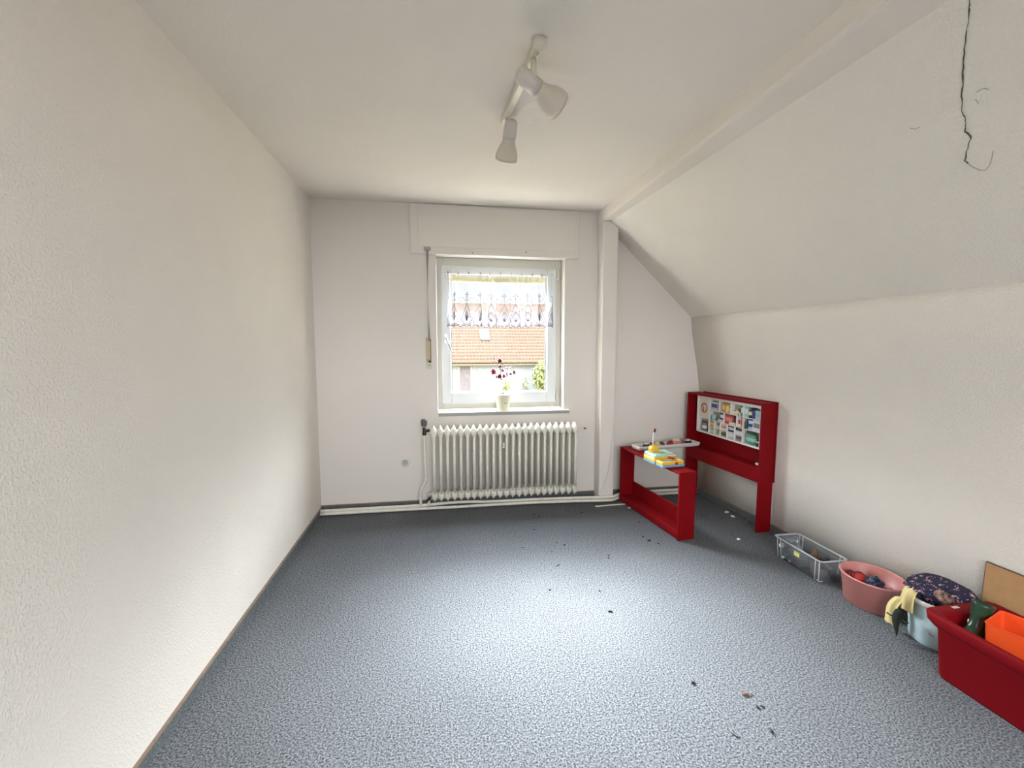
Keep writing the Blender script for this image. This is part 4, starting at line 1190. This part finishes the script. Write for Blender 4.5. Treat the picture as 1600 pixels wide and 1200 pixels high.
CMx = Matrix.Translation((3.085, -2.628, 0))
b = MB(); b.bbox(-.118, .116, -.33, .33, .014, .165, .004); o = tag(b.build('grey_fabric_bag', mat('grey_green_cloth', (.33, .35, .28), .9, bump=(30, .6))), 'grey-green folded cloth filling the bottom of the red crate', 'cloth'); o.location = (3.085, -2.628, 0)
b = MB(); T = Matrix.Translation((-.085, .312, .192)) @ Matrix.Rotation(R(22), 4, 'Y') @ Matrix.Rotation(R(-14), 4, 'X'); b.bbox(-.005, .005, -.003, .003, 0, .072, .0008, T)
o = tag(b.build('white_stick', M['white']), 'thin white strip sticking up at the end of the red crate', 'strip'); o.location = (3.085, -2.628, 0)
# green rubber boot
boot = thing('rubber_boot', 'dark green child rubber boot standing in the red crate', 'boot', (3.028, -2.318, .190), R(184))
def er(c, ax, rx, ry, n=18):
    ax = Vector(ax).normalized(); u = Vector((0, 1, 0)); v = ax.cross(u).normalized()
    return [Vector(c)+v*(rx*math.cos(2*math.pi*k/n))+u*(ry*math.sin(2*math.pi*k/n)) for k in range(n)]
b = MB()
b.loft([er((.074, 0, .014), (1, 0, 0), .006, .012), er((.068, 0, .018), (1, 0, 0), .014, .022), er((.050, 0, .021), (1, 0, .05), .019, .027), er((.025, 0, .025), (1, 0, -.4), .023, .026),
        er((.004, 0, .034), (1, 0, -1.0), .030, .024), er((-.010, 0, .056), (.35, 0, -1), .028, .024), er((-.018, 0, .082), (.22, 0, -1), .0275, .0255),
        er((-.026, 0, .108), (.25, 0, -1), .031, .029), er((-.033, 0, .130), (.3, 0, -1), .035, .033), er((-.036, 0, .140), (.3, 0, -1), .036, .034), er((-.036, 0, .140), (.3, 0, -1), .032, .030), er((-.028, 0, .112), (.3, 0, -1), .026, .024)], True)
b.ball((-.014, 0, .024), .026, 14, 8, (1, .9, .95)); b.build('boot_upper', M['boot'], boot)
b = MB(); sole = []
for z, i_ in ((.0, .001), (.002, 0), (.008, 0)):
    ring = []
    for k in range(24):
        a = 2*math.pi*k/24; x = math.cos(a); y = math.sin(a)
        ring.append(Vector((.020+.060*x, y*(.029-.004*math.cos(2*a)-i_) * (1 if x > 0 else .85), z)))
    sole.append(ring)
b.loft(sole); b.build('boot_sole', M['boottrim'], boot)
# orange box
ob = thing('orange_box', 'open bright orange box standing in the red crate', 'box', (3.090, -2.465, .166), R(18))
b = MB(); b.loft([rr(0, 0, .076, .110, .012, 0), rr(0, 0, .083, .118, .014, .134), rr(0, 0, .085, .120, .014, .136), rr(0, 0, .083, .118, .014, .137), rr(0, 0, .080, .115, .012, .134), rr(0, 0, .073, .107, .01, .004)], False)
b.build('box_shell', M['orange'], ob)

# brown board leaning on the wall
bd = thing('brown_board', 'flat brown hardboard leaning on the wall behind the red crate', 'board', (3.296, -2.155, 0), R(-90))
b = MB(); T = Matrix.Rotation(R(-2.2), 4, 'X'); b.box(0, .75, -.004, .004, 0.001, .40, T); b.build('panel', M['board'], bd)
b = MB(); b.box(0, .75, -.0045, .0045, .40, .403, T); b.box(-.002, 0, -.0045, .0045, 0.001, .403, T); b.build('panel_edge', M['boardedge'], bd)

# ------------------------------------------------------------------ crumbs and scraps on the carpet
CR = [(1.676, -.31), (1.619, -.598), (1.726, -.828), (1.767, -.874), (1.659, -.95), (2.006, -1.06), (1.993, -1.093), (1.535, -1.391), (1.802, -1.447), (1.79, -1.635), (2.438, -.589+.0), (2.35, -.837), (2.361, -.901), (2.403, -.958), (1.955, -.258), (1.963, -.302), (1.708, -.355), (1.479, -.865), (1.937, -2.142), (2.105, -2.29), (2.126, -2.291), (2.08, -2.392)]
rc = random.Random(11)
proto = None
for i, (x, y) in enumerate(CR):
    if proto is None:
        b = MB(); b.ball((0, 0, .0035), .006, 7, 5, (1.3, .9, .6)); b.ball((.006, .003, .002), .004, 6, 4, (1, 1, .6))
        proto = tag(b.build('dirt_crumb', M['dirt']), 'tiny dark crumb of dirt scattered on the grey carpet', 'crumb', 'dirt crumbs on the carpet'); o = proto
    else:
        o = proto.copy(); C.objects.link(o)
    s_ = rc.uniform(.6, 1.1)*(1.25 if y < -1.3 else .9)
    if y < -2.1: s_ *= .85
    o.location = (x, y, 0); o.rotation_euler = (0, 0, rc.uniform(0, 6)); o.scale = (s_*rc.uniform(.8, 1.5), s_, s_)
for x, y, a, l_ in ((1.651, -1.136, .6, .03), (2.066, -.333, .2, .028), (1.946, -2.385, 2.2, .028)):
    b = MB(); b.tube([(-l_/2, 0, .0022), (0, .003, .0026), (l_/2, 0, .0022)], .0016, 5)
    o = tag(b.build('grass_blade', M['dirt']), 'thin dark dry blade lying on the carpet', 'scrap', 'dry blades on the carpet'); o.location = (x, y, 0); o.rotation_euler = (0, 0, a)
b = MB(); b.ball((0, 0, .004), .011, 8, 5, (1.25, .7, .35)); b.tube([(.012, 0, .003), (.03, -.006, .002)], .001, 5)
o = tag(b.build('dry_leaf', M['brown']), 'small brown dry leaf on the carpet in the foreground', 'leaf'); o.location = (2.102, -2.228, 0)
for x, y, a, sx_, sy_, lab in ((3.225, -.515, .4, .022, .012, 'white paper scrap on the floor by the skirting behind the counter'), (2.985, -.983, .1, .014, .008, 'tiny white paper scrap on the carpet in front of the counter leg'), (3.215, -.60, 1.2, .018, .012, 'folded pale paper scrap beside another under the counter')):
    b = MB(); T = Matrix.Rotation(.12, 4, 'X'); b.loft([[Vector((-sx_, -sy_, .001)), Vector((sx_*.2, -sy_, .006)), Vector((sx_, -sy_*.8, .001)), Vector((sx_, -sy_*.8, .0)), Vector((-sx_, -sy_, .0))], [Vector((-sx_*.8, sy_, .002)), Vector((sx_*.2, sy_, .009)), Vector((sx_, sy_, .004)), Vector((sx_, sy_, .0)), Vector((-sx_*.8, sy_, .0))]], False)
    o = tag(b.build('paper_scrap', M['paper']), lab, 'paper scrap'); o.location = (x, y, 0); o.rotation_euler = (0, 0, a)
b = MB(); b.bbox(-.012, .012, -.009, .009, 0, .018, .003)
o = tag(b.build('dark_clip', M['darkgrey']), 'small dark clip on the floor beside the skirting under the counter', 'clip'); o.location = (3.225, -.745, 0); o.rotation_euler = (0, 0, .5)
b = MB(); b.ball((0, 0, .009), .012, 10, 6, (1.3, 1, .75))
o = tag(b.build('silver_wrapper', M['silver']), 'crumpled silver wrapper under the far foot of the red bench', 'wrapper'); o.location = (2.478, -.30-.02, 0)
b = MB(); b.bbox(-.14, .14, -.010, .010, 0, .004, .001)
o = tag(b.build('cream_lath', M['pipe']), 'thin cream wooden strip on the carpet by the pillar foot', 'strip'); o.location = (2.36, -.215, 0); o.rotation_euler = (0, 0, R(3))

# ------------------------------------------------------------------ outside
b = MB(); b.box(-40, 60, 1.2, 60, -2.7, -2.4)
struct(b.build('ground', M['grass']), 'darkened lawn outside the window', 'lawn')
hs = thing('neighbour_house', 'neighbouring house with orange tiled roof and white brick wall', 'house', (5, 28, -2.4))
b = MB(); b.box(-12, 14, 0, 7, 0, 2.42); b.build('facade', M['facade'], hs)
b = MB(); b.box(-12.3, 14.3, -.45, -.30, 2.30, 2.52); b.box(-12.3, 14.3, -.45, 0, 2.27, 2.31); b.build('eaves', M['fascia'], hs)
# pantiles: each column rolls up and down, each course steps down onto the next
b = MB(); TWd = .235; nc = 112; nrw = 20; pitch = R(42); cstep = .34
for r_ in range(nrw):
    s0 = r_*cstep; s1 = s0+cstep+.03
    pts0 = []; pts1 = []
    for c_ in range(nc*6+1):
        x = -12.6+c_*TWd/6; a = (c_ % 6)/6
        hgt = .045*math.sin(a*math.pi*2)*(1 if a < .5 else .35)+.02
        for (s_, lift, L_) in ((s0, .035, pts0), (s1, 0, pts1)):
            h2 = hgt+lift
            L_.append(Vector((x, -.55+s_*math.cos(pitch)-h2*math.sin(pitch), 2.42+s_*math.sin(pitch)+h2*math.cos(pitch))))
    low = [p+Vector((0, .02, -.035)) for p in pts0]
    b.loft([low, pts0, pts1], True, False, False, closed=False)
b.build('tiled_roof', M['tile'], hs)
b = MB(); ytop = -.55+nrw*cstep*math.cos(pitch); ztop = 2.42+nrw*cstep*math.sin(pitch)
b.add([(-12.5, -.5, 2.38), (14, -.5, 2.38), (14, ytop, ztop-.05), (-12.5, ytop, ztop-.05), (-12.5, 2*ytop+.5, 2.38), (14, 2*ytop+.5, 2.38)], [(0, 1, 2, 3), (3, 2, 5, 4), (0, 3, 4), (1, 5, 2), (0, 4, 5, 1)])
b.build('roof_body', M['tile'], hs)
b = MB(); b.tube([(-12.6, ytop, ztop+.02), (14.2, ytop, ztop+.02)], .11, 10); b.build('ridge', M['tile'], hs)
# skylight
sd_ = 2.05/math.sin(pitch)
def roofp(x, s, h): return Vector((x, -.55+s*math.cos(pitch)-h*math.sin(pitch), 2.42+s*math.sin(pitch)+h*math.cos(pitch)))
b = MB()
def rbox(x0, x1, s0, s1, h0, h1):
    vs = [roofp(x, s, h) for h in (h0, h1) for s in (s0, s1) for x in (x0, x1)]
    b.add(vs, [(0, 2, 3, 1), (4, 5, 7, 6), (0, 1, 5, 4), (2, 6, 7, 3), (0, 4, 6, 2), (1, 3, 7, 5)])
kx0, kx1, ks0, ks1 = -1.02, -.34, 2.32, 3.55
for a in ((kx0, kx0+.08, ks0, ks1), (kx1-.08, kx1, ks0, ks1), (kx0, kx1, ks0, ks0+.09), (kx0, kx1, ks1-.09, ks1)): rbox(*a, .0, .16)
skl = b.build('skylight', M['skyframe'], hs)
b = MB(); rbox(kx0+.08, kx1-.08, ks0+.09, ks1-.09, .06, .12); b.build('skylight_glass', M['skyglass'], skl)
b = MB(); b.bbox(-2.62, -1.88, -.04, .0, .02, 2.2, .01); dr_ = b.build('door', M['door'], hs)
b = MB()
for a in ((-2.76, -2.62, 0, 2.28), (-1.88, -1.74, 0, 2.28), (-2.76, -1.74, 2.2, 2.30)): b.bbox(a[0], a[1], -.06, 0, a[2], a[3], .01)
b.build('door_frame', M['doorframe'], dr_)
b = MB(); b.bbox(-1.30, -1.12, -.14, 0, 1.72, 2.0, .02); b.bbox(-1.36, -1.20, -.10, 0, 1.60, 1.72, .02); b.build('wall_lantern', mat('blue_grey_metal', (.22, .28, .32), .5), hs)
b = MB(); b.bbox(-1.7, -1.15, -.45, -.05, .0, .55, .03); tag(b.build('garden_box', mat('white_garden_box', (.6, .58, .56), .7)), 'small white box standing by the neighbour house door', 'box').location = (5, 28, -2.4)


def shrub(loc, hw, hh, n, m, label, seed, ls=.13):
    rs_ = random.Random(seed); o = thing('shrub', label, 'shrub', loc)
    b = MB(); 
    for k in range(7):
        a = rs_.uniform(0, 6.28); b.tube([(0, 0, 0), (hw*.3*math.cos(a), hw*.3*math.sin(a), hh*.45), (hw*.7*math.cos(a), hw*.7*math.sin(a), hh*.85)], [.03, .02, .008], 5)
    b.build('stem', M['bark'], o)
    b = MB()
    for k in range(n):
        d = Vector((rs_.gauss(0, 1), rs_.gauss(0, 1), rs_.gauss(0, 1))).normalized()*rs_.uniform(.45, 1)
        c = Vector((d.x*hw, d.y*hw, hh*.55+d.z*hh*.48)); s_ = ls*rs_.uniform(.6, 1.4)
        q = Matrix.Translation(c) @ Matrix.Rotation(rs_.uniform(0, 6), 4, Vector((rs_.uniform(-1, 1), rs_.uniform(-1, 1), rs_.uniform(-1, 1))).normalized())
        b.add([q @ Vector(v) for v in ((-s_, 0, 0), (0, -s_*.4, .01), (s_, 0, 0), (0, s_*.4, .01))], [(0, 1, 2, 3)])
    b.build('foliage', m, o); return o


shrub((8.1, 26.6, -2.4), .75, 2.6, 900, M['bush'], 'tall yellow-green shrub against the neighbour house', 1)
shrub((6.95, 27.0, -2.4), .35, 1.5, 160, M['bush2'], 'sparse pale shrub left of the tall yellow-green one', 3, .09)
shrub((5.55, 26.8, -2.4), .32, 1.15, 220, M['bush'], 'small low shrub below the wall seen behind the orchid', 2, .09)
